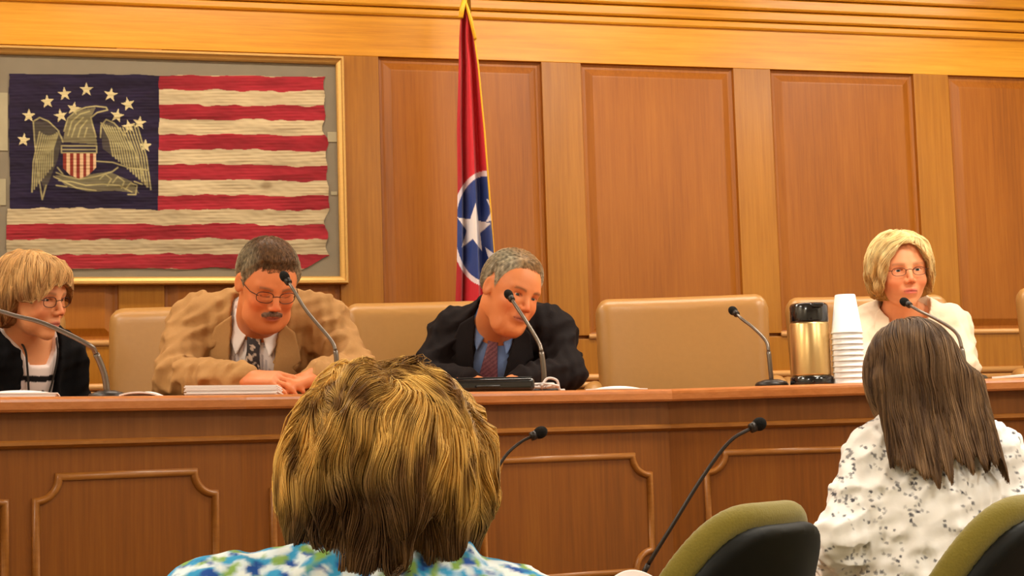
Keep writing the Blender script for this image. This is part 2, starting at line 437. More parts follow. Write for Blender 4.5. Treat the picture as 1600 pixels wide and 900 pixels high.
# ceiling lamps: flat lit troffers, above the frame
def ceiling_lamp(x, y, sx, sy, power, col=(1.0, 0.91, 0.77)):
    t = thing('ceiling_light', 'unseen rectangular ceiling lamp with a pale diffuser, above the picture', 'ceiling light', (x, y, CEIL), 0, 'recessed ceiling lamps')
    mb = MB()
    for (cx, cy, a, b) in ((0, sy / 2 + .015, sx + .06, .03), (0, -sy / 2 - .015, sx + .06, .03), (sx / 2 + .015, 0, .03, sy), (-sx / 2 - .015, 0, .03, sy)): mb.box((cx, cy, -0.012), (a, b, 0.02))
    mb.build('lamp_frame', M['plaster'], t, smooth=False)
    m = bpy.data.materials.new('lit_diffuser'); m.use_nodes = True; nt = m.node_tree; b = nt.nodes['Principled BSDF']
    b.inputs['Base Color'].default_value = (0.9, 0.88, 0.8, 1); b.inputs['Emission Color'].default_value = (*col, 1)
    b.inputs['Emission Strength'].default_value = power / (sx * sy) / PI
    o = mk('diffuser', [(-sx / 2, -sy / 2, -0.006), (sx / 2, -sy / 2, -0.006), (sx / 2, sy / 2, -0.006), (-sx / 2, sy / 2, -0.006)], [(0, 3, 2, 1)], m, t, smooth=False)
    return t
for x in (-0.9, 0.55, 2.0, 3.45): ceiling_lamp(x, 5.05, 1.0, 0.25, 15)
for x in (-1.05, 2.3, 3.8): ceiling_lamp(x, 3.4, 0.6, 0.6, 33, (1.0, 0.93, 0.80))  # unseen lamps over the audience, added as fill
for x in (-1.05, 2.3, 3.8): ceiling_lamp(x, 0.9, 0.6, 0.6, 33, (1.0, 0.93, 0.80))  # second unseen row towards the camera, added as front fill

# ================================================================== THE DAIS DESK
DPX = [(-260, 3.35), (385, 3.89), (1050, 4.45), (1850, 4.37)]
def dfront(px): return 1 / np.interp(px, [a for a, b in DPX], [1 / b for a, b in DPX])
DV = [PZ(a, b, ZD) for a, b in DPX]
DV = [v[:2] for v in DV]
def seg_n(i):
    d = DV[i + 1] - DV[i]; d = d / np.linalg.norm(d); n = np.array([d[1], -d[0]])
    return d, (n if n @ hc[:2] > 0 else -n)
def offset_line(o_):
    out = []
    for i in range(4):
        ns = [seg_n(j)[1] for j in (i - 1, i) if 0 <= j < 3]
        if len(ns) == 1: out.append(DV[i] + ns[0] * o_)
        else:
            m_ = ns[0] + ns[1]; m_ /= np.linalg.norm(m_); out.append(DV[i] + m_ * o_ / (m_ @ ns[0]))
    return out
def sweep(prof, name, m, parent, segs=(0, 3), closed=True, bevel=0.0):
    n = len(prof); lines = [offset_line(o_) for o_, z in prof]; V = []
    ids = range(segs[0], segs[1] + 1)
    for i in ids: V += [(*lines[k][i], prof[k][1]) for k in range(n)]
    c = len(ids)
    Fc = [(i * n + k, i * n + (k + 1) % n, (i + 1) * n + (k + 1) % n, (i + 1) * n + k) for i in range(c - 1) for k in range(n)]
    Fc += [tuple(range(n))[::-1], tuple(range((c - 1) * n, c * n))]
    return mk(name, V, Fc, M[m], parent, org, smooth=False, bevel=bevel)
org = np.array([*DV[1], 0.0])
desk = thing('dais_desk', 'long curved oak desk on the platform with moulded front panels', 'desk', org)
# the platform the desk and the chairs stand on
pl = offset_line(0.10)
plat = [(*p_, ZF) for p_ in pl] + [(XR, DWALL, ZF), (XL, DWALL, ZF)]
plat[0] = (XL, pl[0][1] + (XL - pl[0][0]) * (pl[1][1] - pl[0][1]) / (pl[1][0] - pl[0][0]), ZF) if pl[0][0] > XL else plat[0]
plat[3] = (XR, pl[3][1] + (XR - pl[3][0]) * (pl[3][1] - pl[2][1]) / (pl[3][0] - pl[2][0]), ZF) if pl[3][0] < XR else plat[3]
nP = len(plat)
o = mk('dais_platform', plat + [(a, b, 0.0) for a, b, c in plat], [tuple(range(nP)), tuple(range(nP, 2 * nP))[::-1]] + [(k, nP + k, nP + (k + 1) % nP, (k + 1) % nP) for k in range(nP)], M['carpet'], smooth=False)
o['kind'] = 'structure'

T_ = 0.034
nose = [(-0.56, ZD), (-0.012, ZD), (-0.006, ZD - 0.0015), (-0.0015, ZD - 0.006), (0.0, ZD - 0.012), (0.0, ZD - T_ + 0.006), (-0.003, ZD - T_ + 0.001), (-0.008, ZD - T_), (-0.56, ZD - T_)]
for a, b in ((0, 1), (1, 2), (2, 3)): sweep(nose, 'desktop', 'desk_edge', desk, (a, b))
sweep([(-0.045, ZD - T_), (-0.035, ZD - T_), (-0.035, ZD - 0.098), (-0.055, ZD - 0.098), (-0.055, ZD - T_)], 'apron', 'desk_rail', desk)
sweep([(-0.05, ZD - 0.094), (-0.028, ZD - 0.094), (-0.022, ZD - 0.098), (-0.022, ZD - 0.105), (-0.028, ZD - 0.109), (-0.034, ZD - 0.112), (-0.05, ZD - 0.112)], 'apron_moulding', 'moulding', desk)
for a, b in ((0, 1), (1, 2), (2, 3)): sweep([(-0.040, ZD - 0.10), (-0.040, ZF), (-0.058, ZF), (-0.058, ZD - 0.10)], 'front_panel', 'desk', desk, (a, b))
sweep([(-0.02, ZF + 0.09), (-0.02, ZF), (-0.05, ZF), (-0.05, ZF + 0.09)], 'plinth', 'desk_rail', desk, bevel=0.003)
def seg_at(i, px):
    """where the sight line through column px meets the front of desk section i"""
    r_ = ray(px, 700); A, B = DV[i] + seg_n(i)[1] * -0.04, DV[i + 1] + seg_n(i)[1] * -0.04
    Mx = np.array([[r_[0], -(B - A)[0]], [r_[1], -(B - A)[1]]]); s = np.linalg.solve(Mx, A - EYE[:2]); return A + (B - A) * s[1]
def panel_frame(i, x0, x1, z0=0.752, z1=1.055, rc=0.052):
    a, b = seg_at(i, x0), seg_at(i, x1); d, n = seg_n(i); L = (b - a) @ d
    pts = []
    def corner(cx, cz, t0, t1):
        for t in np.linspace(t0, t1, 12): pts.append((cx + rc * math.cos(t), cz + rc * math.sin(t)))
    # scooped corners with a small square step each side
    st = 0.008
    def cor(cx, cz, sx, sz):
        arc = [(cx + sx * rc * math.sin(t), cz + sz * rc * math.cos(t)) for t in np.linspace(0, PI / 2, 12)]
        return arc
    TLc = [(0, z1 - rc - st), ] + [(rc * math.sin(t), z1 - rc * math.cos(t)) for t in np.linspace(0, PI / 2, 12)] + [(rc + st, z1)]
    c = []
    for t in np.linspace(0, PI / 2, 12): c.append((rc * math.sin(t), rc * math.cos(t)))     # from (0,rc) to (rc,0) relative to a corner, scooped inwards
    path = [(x, z1 - z) for x, z in c] + [(L - x, z1 - z) for x, z in c[::-1]] + [(L - x, z0 + z) for x, z in c] + [(x, z0 + z) for x, z in c[::-1]]
    V = np.array([[*(a + d * x + n * 0.001), z] for x, z in path])
    # rounded bead, proud of the panel: mitred sweep in the plane of the panel
    m = len(V); n3 = np.array([*n, 0]); T = np.roll(V, -1, 0) - V; T /= np.linalg.norm(T, axis=1)[:, None]
    prof = [(-0.0085, -0.001), (-0.008, 0.004), (-0.004, 0.008), (0.0, 0.0095), (0.004, 0.008), (0.008, 0.004), (0.0085, -0.001)]
    VV = []
    for k in range(m):
        s0, s1 = np.cross(n3, T[k - 1]), np.cross(n3, T[k]); mm = s0 + s1; mm /= np.linalg.norm(mm); sc = min(1.6, 1 / max(0.4, mm @ s0))
        VV += [V[k] + mm * w * sc + n3 * h for w, h in prof]
    q = len(prof)
    Fc = [(k * q + j, k * q + j + 1, ((k + 1) % m) * q + j + 1, ((k + 1) % m) * q + j) for k in range(m) for j in range(q - 1)]
    mk('panel_moulding', VV, Fc, M['moulding'], desk, org, smooth=True)
for i, x0, x1 in ((0, -225, 7), (0, 55, 335), (1, 425, 695), (1, 752, 1013), (2, 1103, 1362), (2, 1420, 1680)): panel_frame(i, x0, x1)

# ================================================================== TAN CHAIRS
def make_tan_chair():
    t = thing('executive_chair', '', 'chair')
    tilt = 0.10
    def backfn(p):
        q = p - np.array([0, 0.24, 0.78], np.float32)
        y = q[..., 1] - (q[..., 2]) * tilt + 0.35 * q[..., 0] ** 2; z = q[..., 2]
        w = 0.276 + 0.02 * z
        qq = np.stack([q[..., 0] / w * 0.27, y, z], -1)
        d = rbox(qq, (0, 0, 0), (0.27, 0.046, 0.318), 0.043)
        x2 = np.abs(qq[..., 0]); c = norm3(np.stack([np.maximum(x2 - 0.20, 0), 0 * z, np.maximum(z - 0.26, 0)], -1)) - 0.07
        d = np.maximum(d, np.where((x2 > .20) & (z > .26), c, -1))
        return d - 0.004 * np.exp(-(q[..., 0] / .16) ** 2 - (z / .2) ** 2) 
    V, Fc = solid(backfn, (-0.31, 0.12, 0.43), (0.31, 0.38, 1.12), 0.010)
    mk('backrest', V, Fc, M['leather'], t)
    V, Fc = solid(lambda p: rbox(p, (0, -0.02, 0.43), (0.25, 0.25, 0.05), 0.048), (-0.27, -0.29, 0.36), (0.27, 0.25, 0.5), 0.012)
    mk('seat', V, Fc, M['leather'], t)
    for s in (-1, 1):
        pts = [(s * 0.285, 0.24, 0.80), (s * 0.297, 0.17, 0.79), (s * 0.300, 0.10, 0.72), (s * 0.297, -0.02, 0.665), (s * 0.295, -0.12, 0.65), (s * 0.29, -0.15, 0.58), (s * 0.275, -0.12, 0.47)]
        pts = spline(pts, 24)
        V, Fc = solid(lambda p: _chain(p, pts, 0.030, 0.022), *bbox(pts, 0.06), 0.009)
        mk('armrest', V, Fc, M['leather'], t)
    MB().lathe([(0.03, 0.10), (0.03, 0.30), (0.022, 0.30), (0.022, 0.39), (0.0, 0.39)], 16).build('column', M['chair_metal'], t)
    for k in range(5):
        a = 2 * PI * k / 5 + 0.3
        MB().tube([(0, 0, 0.12), (0.15 * math.cos(a), 0.15 * math.sin(a), 0.105), (0.29 * math.cos(a), 0.29 * math.sin(a), 0.075)], [0.028, 0.022, 0.015], 8).build('leg', M['chair_metal'], t)
        MB().lathe([(0.0, -0.012), (0.024, -0.012), (0.028, 0), (0.024, 0.012), (0.0, 0.012)], 14, (0.29 * math.cos(a), 0.29 * math.sin(a), 0.028), (-math.sin(a), math.cos(a), 0)).build('caster', M['black_plastic'], t)
    return t
def _chain(p, pts, r0, r1):
    d = None
    for i in range(len(pts) - 1):
        a = r0 + (r1 - r0) * i / (len(pts) - 1); b = r0 + (r1 - r0) * (i + 1) / (len(pts) - 1)
        e = cone(p, pts[i], a, pts[i + 1], b); d = e if d is None else smin(d, e, 0.01)
    return d
BASE_ROT = math.atan2(-hc[0], hc[1]) + PI     # rotation that turns local -Y towards the viewer
chair0 = make_tan_chair()
def face(yaw): return BASE_ROT + R(yaw)       # positive yaw: turned to the viewer's right
tan_spots = [  # column of the back, depth, yaw, label
    (-44, 5.08, 4, 'tan leather chair behind the woman in the black cardigan'),
    (310, 5.20, -4, 'tan leather chair behind the man in the tan jacket'),
    (676, 5.32, 4, 'tan leather chair behind the man in the dark suit'),
    (1067, 5.42, -3, 'empty tan leather chair left of the coffee flask'),
    (1357, 5.62, 6, 'tan leather chair behind the blonde woman in the cream jacket'),
    (1722, 5.48, 4, 'tan leather chair cut off by the right edge of the picture')]
for i, (px, d, yw, lab) in enumerate(tan_spots):
    c = chair0 if i == 0 else copy_tree(chair0)
    pt = PZ(px, d, 1.4)
    c.location = (pt[0], pt[1], ZF); c.rotation_euler = (0, 0, face(yw))
    # location is of the chair centre: move it so that the back, not the centre, is on the sight line
    f_ = np.array([math.sin(c.rotation_euler[2]), -math.cos(c.rotation_euler[2])])
    c.location.x += f_[0] * 0.24; c.location.y += f_[1] * 0.24
    tag(c, lab, 'chair', 'tan leather chairs behind the dais desk')

# ================================================================== OLIVE CHAIRS IN THE AUDIENCE
def make_green_chair():
    t = thing('task_chair', '', 'chair')
    Tl = np.array([[1, 0, 0], [0, math.cos(0.40), -math.sin(0.40)], [0, math.sin(0.40), math.cos(0.40)]])   # recline: top leans to -Y
    c0 = np.array([0, -0.235, 0.742])
    def outline(x, z, g): 
        w = 0.235 - 0.10 * np.clip((z + 0.02) / 0.25, 0, 1) ** 1.6 - 0.05 * np.clip(-(z + 0.02) / 0.25, 0, 1) ** 2
        return w
    def backpart(p, y0, y1, g, rr, zo=0.0):
        q = (p - c0.astype(np.float32)) @ Tl.astype(np.float32)
        x, y, z = q[..., 0], q[..., 1] - 0.9 * q[..., 0] ** 2, q[..., 2] - zo
        pts = []
        for a in np.linspace(0, 2 * PI, 48, endpoint=False):
            ca, sa = math.cos(a), math.sin(a); e = 0.52
            px_, pz_ = (0.250 + g) * abs(ca) ** e * (1 if ca > 0 else -1), (0.235 + g) * abs(sa) ** e * (1 if sa > 0 else -1)
            px_ *= 1 - 0.36 * max(0, (pz_ + 0.10) / 0.335) ** 1.2
            pts.append((px_, pz_))
        d2 = poly2(x, z, pts)
        dy = np.maximum(y0 - y, y - y1)
        a_, b_ = d2 + rr, dy + rr
        return np.minimum(np.maximum(a_, b_), 0) + np.sqrt(np.maximum(a_, 0) ** 2 + np.maximum(b_, 0) ** 2) - rr
    bb = ((-0.31, -0.46, 0.42), (0.31, 0.02, 1.08))
    V, Fc = solid(lambda p: backpart(p, -0.03, 0.0, -0.004, 0.012), *bb, 0.0075); mk('back_shell', V, Fc, M['shell'], t)
    V, Fc = solid(lambda p: backpart(p, 0.001, 0.050, 0.008, 0.024, 0.010), *bb, 0.0075); mk('back_cushion', V, Fc, M['green'], t)
    V, Fc = solid(lambda p: rbox(p, (0, 0.02, 0.46), (0.215, 0.225, 0.04), 0.038), (-0.25, -0.23, 0.41), (0.25, 0.27, 0.51), 0.012); mk('seat', V, Fc, M['green'], t)
    MB().box((0, 0.02, 0.41), (0.40, 0.40, 0.02)).build('seat_shell', M['shell'], t, bevel=0.008)
    MB().tube(spline([(0, 0.0, 0.40), (0, -0.20, 0.40), (0, -0.255, 0.48), (0, -0.258, 0.60)], 16), 0.022, 8).build('back_support', M['shell'], t)
    MB().lathe([(0.03, 0.10), (0.03, 0.28), (0.02, 0.28), (0.02, 0.41), (0.0, 0.41)], 16).build('column', M['shell'], t)
    for s in (-1, 1):
        MB().tube(spline([(s * 0.20, 0.03, 0.41), (s * 0.255, 0.03, 0.42), (s * 0.27, 0.03, 0.55), (s * 0.265, 0.03, 0.655)], 14), 0.014, 8).build('arm_support', M['shell'], t)
        V, Fc = solid(lambda p: rbox(p, (s * 0.265, 0.03, 0.67), (0.032, 0.125, 0.016), 0.015), (s * 0.265 - 0.04, -0.11, 0.64), (s * 0.265 + 0.04, 0.17, 0.7), 0.006); mk('armrest', V, Fc, M['shell_rim'], t)
    for k in range(5):
        a = 2 * PI * k / 5 + 0.3
        MB().tube([(0, 0, 0.12), (0.15 * math.cos(a), 0.15 * math.sin(a), 0.105), (0.29 * math.cos(a), 0.29 * math.sin(a), 0.075)], [0.028, 0.022, 0.015], 8).build('leg', M['shell'], t)
        MB().lathe([(0.0, -0.012), (0.024, -0.012), (0.028, 0), (0.024, 0.012), (0.0, 0.012)], 14, (0.29 * math.cos(a), 0.29 * math.sin(a), 0.028), (-math.sin(a), math.cos(a), 0)).build('caster', M['black_plastic'], t)
    return t
g0 = make_green_chair()
AWAY = math.atan2(hc[0], -hc[1])              # rotation that turns local +Y away from the viewer
def put_green(c, px, d, yaw, lab, grp='olive fabric chairs in the audience'):
    pt = PZ(px, d, 0.95); c.location = (pt[0], pt[1], 0); c.rotation_euler = (0, 0, AWAY + R(yaw))
    a = c.rotation_euler[2]; b = np.array([math.sin(a), -math.cos(a)]) * 0.28
    c.location.x -= b[0]; c.location.y -= b[1]
    tag(c, lab, 'chair', grp)
put_green(g0, 1186, 2.84, 50, 'olive fabric chair with a black shell, left of the woman in the white dotted blouse')
put_green(copy_tree(g0), 1600, 2.84, 50, 'olive fabric chair with a black shell, cut off by the lower right corner')

# ================================================================== WITNESS TABLE (below the frame) and its two microphones
tp = P(885, 0, 3.78); tp[2] = 0
tt = thing('witness_table', 'wooden witness table below the picture, carrying the two dark gooseneck microphones', 'table', tp, math.atan2(hr[1], hr[0]))
MB().box((0, 0, 0.735), (1.0, 0.5, 0.03)).build('tabletop', M['table'], tt, smooth=False, bevel=0.004)
for sx in (-0.45, 0.45):
    for sy in (-0.2, 0.2): MB().box((sx, sy, 0.36), (0.05, 0.05, 0.72)).build('leg', M['table'], tt, smooth=False, bevel=0.003)
MB().box((0, 0.2, 0.6), (0.86, 0.02, 0.22)).build('modesty_panel', M['table'], tt, smooth=False)

# ================================================================== MICROPHONES
def mic(pix, dep, base_z, lab, grp, stem_m='mic_metal', r=0.0052, head_r=0.0125, base_d=None, base_px=None):
    """a gooseneck microphone: the path runs from its base up to its head"""
    pts = [P(x, y, d) for (x, y), d in zip(pix, dep)]
    base = PZ(base_px if base_px else pix[0][0], dep[0], base_z + 0.0008)
    t = thing('gooseneck_microphone', lab, 'microphone', base, 0, grp)
    path = spline([base + np.array([0, 0, 0.012])] + pts, 40)
    MB().lathe([(0, 0), (0.046, 0), (0.046, 0.006), (0.042, 0.013), (0.02, 0.02), (0.0, 0.021)], 32, (0, 0, 0)).build('base', M['mic_dark'], t)
    n = len(path); k = int(n * 0.34)
    MB().tube(path[:k + 1], r * 1.25, 10).build('lower_stem', M[stem_m], t, base)
    MB().tube(path[k:], np.linspace(r, r * 0.8, n - k), 10).build('stem', M[stem_m], t, base)
    d = path[-1] - path[-4]; d /= np.linalg.norm(d); e = path[-1]
    MB().lathe([(0, -0.006), (head_r * 0.7, -0.006), (head_r * 0.75, 0.0), (head_r * .75, 0.008), (0, 0.008)], 18, e, d).build('collar', M['mic_dark'], t, base)
    MB().lathe([(head_r * 1.0 * math.sin(a), 0.018 + 0.017 * -math.cos(a)) for a in np.linspace(0, PI, 14)], 22, e, d).build('foam_head', M['foam'], t, base)
    return t
G = 'gooseneck microphones on the dais desk'
def dm(px, back, n, lean=0.10):
    d0 = dfront(px) + back; return [d0 + lean * (k / (n - 1)) ** 1.5 for k in range(n)]
mic([(163, 585), (150, 553), (137, 538), (70, 506), (22, 493), (-20, 480)], dm(165, 0.24, 6, -0.10), ZD, 'gooseneck microphone arching in front of the woman in the black cardigan', G, r=0.0062, base_px=168)
mic([(527, 575), (524, 548), (516, 530), (480, 487), (460, 455), (450, 440)], dm(527, 0.20, 6, 0.05), ZD, 'gooseneck microphone in front of the man in the tan jacket', G, base_px=530)
mic([(850, 585), (846, 550), (841, 534), (822, 502), (808, 481), (799, 467)], dm(850, 0.20, 6, 0.08), ZD, "gooseneck microphone in front of the dark suited man's face", G, r=0.006)
mic([(1204, 580), (1201, 550), (1197, 533), (1178, 513), (1160, 499), (1150, 490)], dm(1204, 0.15, 6), ZD, 'gooseneck microphone in front of the empty tan chair', G, base_px=1206)
mic([(1508, 572), (1503, 545), (1494, 520), (1465, 500), (1435, 485), (1420, 476)], dm(1508, 0.2, 6), ZD, 'gooseneck microphone in front of the blonde woman in the cream jacket', G, base_px=1517)
G2 = 'dark gooseneck microphones on the witness table'
mic([(733, 920), (743, 850), (765, 760), (788, 715), (812, 692), (833, 681)], [3.62, 3.62, 3.63, 3.65, 3.67, 3.68], 0.7505, 'dark gooseneck microphone rising beside the short blonde hair of the woman in front', G2, 'mic_dark', r=0.004, head_r=0.0135)
mic([(992, 922), (1013, 882), (1050, 822), (1098, 745), (1140, 690), (1176, 668)], [3.62, 3.62, 3.62, 3.64, 3.66, 3.68], 0.7505, 'dark gooseneck microphone rising above the olive chair', G2, 'mic_dark', r=0.0048, head_r=0.015)

# ================================================================== THINGS ON THE DESK
# coffee flask
fb = PZ(1269, dfront(1269) + 0.12, ZD + 0.0008)
fl = thing('coffee_flask', 'steel coffee flask with a black lid and black foot on the dais desk', 'flask', fb)
MB().lathe([(0, 0), (0.058, 0), (0.059, 0.004), (0.059, 0.020), (0.056, 0.024), (0, 0.024)], 48).build('foot', M['gloss_black'], fl)
MB().lathe([(0.0, 0.024), (0.0535, 0.024), (0.054, 0.03), (0.054, 0.166), (0.052, 0.170), (0, 0.170)], 64).build('body', M['steel_gold'], fl)
MB().lathe([(0.0, 0.170), (0.0515, 0.170), (0.053, 0.176), (0.053, 0.214), (0.050, 0.221), (0.044, 0.224), (0.040, 0.221), (0, 0.219)], 48).build('lid', M['gloss_black'], fl)
MB().box((0.0, -0.048, 0.216), (0.03, 0.03, 0.012)).build('spout', M['gloss_black'], fl, bevel=0.003)
# stack of ten upturned cups: each one a thing
cb = PZ(1327, dfront(1325) + 0.10, ZD)
cup = None
for k in range(10):
    if cup is None:
        prof = [(0.0415, 0.0), (0.0435, 0.0), (0.0435, 0.0035), (0.0415, 0.0045), (0.0275, 0.105), (0.026, 0.1065), (0, 0.1065), (0, 0.1055), (0.0255, 0.1055), (0.0268, 0.104), (0.0405, 0.0045), (0.0405, 0.0)]
        o = cup = MB().lathe(prof, 40, caps=False).build('foam_cup', M['foam_cup'], None)
    else:
        o = cup.copy(); COL.objects.link(o)
    o.location = (cb[0], cb[1], cb[2] + 0.0152 * k + 0.0005)
    pos = 'lowest of the stack, on the desk' if k == 0 else 'topmost of the stack' if k == 9 else None
    lab = 'upturned white foam cup by the flask, ' + (pos or '%s from the top of the stack' % ['', '', 'second', 'third', 'fourth', 'fifth', 'sixth', 'seventh', 'eighth', 'ninth'][10 - k])
    tag(o, lab, 'cup', 'white foam cups stacked upside down')

def sheet(pts, th, name, lab, cat, m='paper', curl=0.0, group=None, layers=1, seed=0):
    """a sheet or stack lying on the desk; pts: four corners (column, depth)"""
    c = [PZ(x, dfront(x) + d, ZD) for x, d in pts]; base = sum(c) / 4
    n = 14; V = []
    g = np.random.default_rng(seed)
    t = None
    mb = MB()
    zz = 0.0008
    for L in range(layers):
        jit = g.normal(0, 0.003, 2) if layers > 1 else (0, 0)
        h = th / layers; V = []
        for top in (0, 1):
            for i in range(n):
                for j in range(n):
                    a, b = i / (n - 1), j / (n - 1)
                    q = (c[0] * (1 - a) + c[1] * a) * (1 - b) + (c[3] * (1 - a) + c[2] * a) * b
                    z = ZD + zz + top * h * 0.9 + curl * (a * (1 - a)) * 4 * (0.5 + 0.5 * math.sin(5 * b + seed))
                    V.append((q[0] + jit[0], q[1] + jit[1], z))
        Fc = []
        m_ = n * n
        for i in range(n - 1):
            for j in range(n - 1):
                k = i * n + j; Fc += [(k, k + n, k + n + 1, k + 1), (m_ + k, m_ + k + 1, m_ + k + n + 1, m_ + k + n)]
        rim = [i * n for i in range(n)] + [(n - 1) * n + j for j in range(1, n)] + [i * n + n - 1 for i in range(n - 2, -1, -1)] + [j for j in range(n - 2, 0, -1)]
        for a_, b_ in zip(rim, rim[1:] + rim[:1]): Fc.append((a_, b_, m_ + b_, m_ + a_))
        mb.add(V, Fc); zz += h
    o = mb.build(name, M[m], None, base, smooth=False); o.location = tuple(base)
    return tag(o, lab, cat, group)
sheet([(288, 0.06), (432, 0.06), (440, 0.26), (318, 0.26)], 0.024, 'paper_stack', 'thick stack of white papers under the hands of the man in the tan jacket', 'papers', layers=8, seed=2)
sheet([(-40, 0.05), (88, 0.06), (92, 0.26), (-30, 0.26)], 0.010, 'paper_stack', 'loose white papers in front of the woman in the black cardigan', 'papers', curl=0.010, layers=3, seed=5)
sheet([(186, 0.05), (246, 0.05), (258, 0.2), (206, 0.2)], 0.004, 'paper_sheet', 'thin folded paper lying between the first two microphones', 'paper', curl=0.012, seed=3)
sheet([(915, 0.05), (1012, 0.05), (1010, 0.24), (920, 0.24)], 0.003, 'paper_sheet', 'flat white paper on the desk before the left edge of the empty chair', 'paper', curl=0.012, seed=4)
sheet([(1550, 0.06), (1680, 0.06), (1690, 0.26), (1554, 0.26)], 0.006, 'paper_sheet', 'white paper on the desk at the right edge of the picture', 'paper', curl=0.006, seed=6)
# black tray-like folder before the man in the dark suit
tb = PZ(752, dfront(752) + 0.16, ZD)
tr = thing('document_tray', 'low flat black document case in front of the dark suited man', 'document case', tb, math.atan2(hr[1], hr[0]) + R(12))
V, Fc = solid(lambda p: rbox(p, (0, 0, 0.018), (0.125, 0.09, 0.017), 0.010), (-0.14, -0.1, 0), (0.14, 0.1, 0.04), 0.004)
mk('case_body', V, Fc, M['gloss_black'], tr)
MB().box((0, 0, 0.0365), (0.236, 0.166, 0.003)).build('case_lid', M['black_plastic'], tr, bevel=0.001)
MB().tube([(-0.03, -0.092, 0.014), (-0.028, -0.104, 0.014), (0.028, -0.104, 0.014), (0.03, -0.092, 0.014)], 0.003, 8).build('handle', M['black_plastic'], tr)
# bunched white cable by the third microphone
g = np.random.default_rng(4); cb2 = PZ(838, dfront(838) + 0.13, ZD); pts = []
for k in range(26):
    a = k * 2.1; pts.append(cb2 + hr * (0.045 * math.sin(a * 0.37) + 0.02 * math.cos(a) - 0.006) + hc * (0.03 + 0.025 * math.sin(a)) + UP * (0.006 + 0.014 * abs(math.sin(k * 0.9)) ))
o = MB().tube(spline(pts, 240), 0.0034, 8).build('cable', M['cable'], None, cb2); o.location = tuple(cb2)
tag(o, 'bunched white cable around the foot of the microphone by the dark suited man', 'cable')
o = MB().tube(spline([cb2 + hr * a + hc * b + UP * z for a, b, z in ((0.01, 0.0, 0.01), (0.03, -0.01, 0.035), (0.055, -0.015, 0.03), (0.062, -0.02, 0.006), (0.075, -0.03, 0.004))], 40), 0.0034, 8).build('cable', M['cable'], None, cb2); o.location = tuple(cb2)
tag(o, 'white loop of cable standing up just right of the third microphone', 'cable')

# white corner beside the olive chair
wp = P(992, 930, 3.52)
n = 24; V = []
for i in range(n):
    for j in range(n):
        a, b = i / (n - 1) - .5, j / (n - 1)
        V.append(np.array([a * 0.13, 0.03 * math.cos(a * 4) + b * 0.04, 0.068 * b - 1.2 * a * a * b * 0.1]))
o = mk('paper_sheet', V, [(i * n + j, (i + 1) * n + j, (i + 1) * n + j + 1, i * n + j + 1) for i in range(n - 1) for j in range(n - 1)], M['paper'])
so = o.modifiers.new('thick', 'SOLIDIFY'); so.thickness = 0.002
o.location = (wp[0], wp[1], 0.7505); o.rotation_euler = (0, 0, math.atan2(hr[1], hr[0]))
tag(o, 'white rounded paper edge peeping up left of the olive chair', 'paper')

# ================================================================== FRAMED HISTORIC FLAG
u_r = 1.012; u_l = PW(-22, 260)[0]; h_t, h_b = 1.3999, 0.5783
fr = thing('framed_flag', 'old striped flag with a gold eagle on dark blue, in a gilt frame behind glass', 'framed flag', U((u_l + u_r) / 2, 0, h_b))
fo = np.array(fr.location)
fw = 0.028; dp = 0.042
def member(a, b, c_, d_):   # mitred rectangular frame member with stepped face, a..d corner points (u,h): outer a,b inner c,d
    prof = [(0, 0.0), (0, dp - 0.006), (0.12, dp), (0.35, dp), (0.45, dp - 0.008), (0.8, dp - 0.014), (1, dp - 0.02), (1, 0)]
    V = []
    for (o_, i_) in ((a, d_), (b, c_)):
        for t, off in prof:
            V.append(U(o_[0] * (1 - t) + i_[0] * t, off, o_[1] * (1 - t) + i_[1] * t))
    n = len(prof)
    return MB().add(V, [(k, (k + 1) % n, n + (k + 1) % n, n + k) for k in range(n)] + [tuple(range(n))[::-1], tuple(range(n, 2 * n))])
A, B, C_, D_ = (u_l, h_b), (u_r, h_b), (u_r, h_t), (u_l, h_t)
a, b, c, d = (u_l + fw, h_b + fw), (u_r - fw, h_b + fw), (u_r - fw, h_t - fw), (u_l + fw, h_t - fw)
for q in ((A, B, b, a), (B, C_, c, b), (C_, D_, d, c), (D_, A, a, d)): member(*q).build('frame_member', M['gold'], fr, fo, smooth=False)
MB().box(U((u_l + u_r) / 2, 0.006, (h_t + h_b) / 2), (u_r - u_l - 0.01, 0.008, h_t - h_b - 0.01)).build('mount_board', M['mount'], fr, fo, smooth=False)
MB().box(U((u_l + u_r) / 2, 0.0235, (h_t + h_b) / 2), (u_r - u_l - 2 * fw + 0.006, 0.002, h_t - h_b - 2 * fw + 0.006)).build('glass_pane', M['glass'], fr, fo, smooth=False)
# cloth
NX, NY = 560, 350
X, Y = np.meshgrid(np.linspace(8, 516, NX), np.linspace(108, 424, NY))
def dist_poly(X, Y, pts, closed=False):
    d = np.full(X.shape, 1e9); pts = list(pts) + ([pts[0]] if closed else [])
    for (x0, y0), (x1, y1) in zip(pts, pts[1:]):
        ex, ey = x1 - x0, y1 - y0; t = np.clip(((X - x0) * ex + (Y - y0) * ey) / (ex * ex + ey * ey + 1e-9), 0, 1)
        d = np.minimum(d, np.hypot(X - x0 - t * ex, Y - y0 - t * ey))
    return d
def star_pts(cx, cy, r, rot=0.0, inner=0.40): return [(cx + (r if k % 2 == 0 else r * inner) * math.sin(rot + k * PI / 5), cy - (r if k % 2 == 0 else r * inner) * math.cos(rot + k * PI / 5)) for k in range(10)]
P3 = np.stack([X, Y, 0 * X], -1)
wob = 1.2 * nz(P3, 0.05, 1) + 1.0 * nz(P3, 0.2, 2)
top = 114 + (X - 14) * 0.012; sh = (421 - top) / 13.0 + 0 * X
row = np.floor((Y + wob - top) / sh).astype(int)
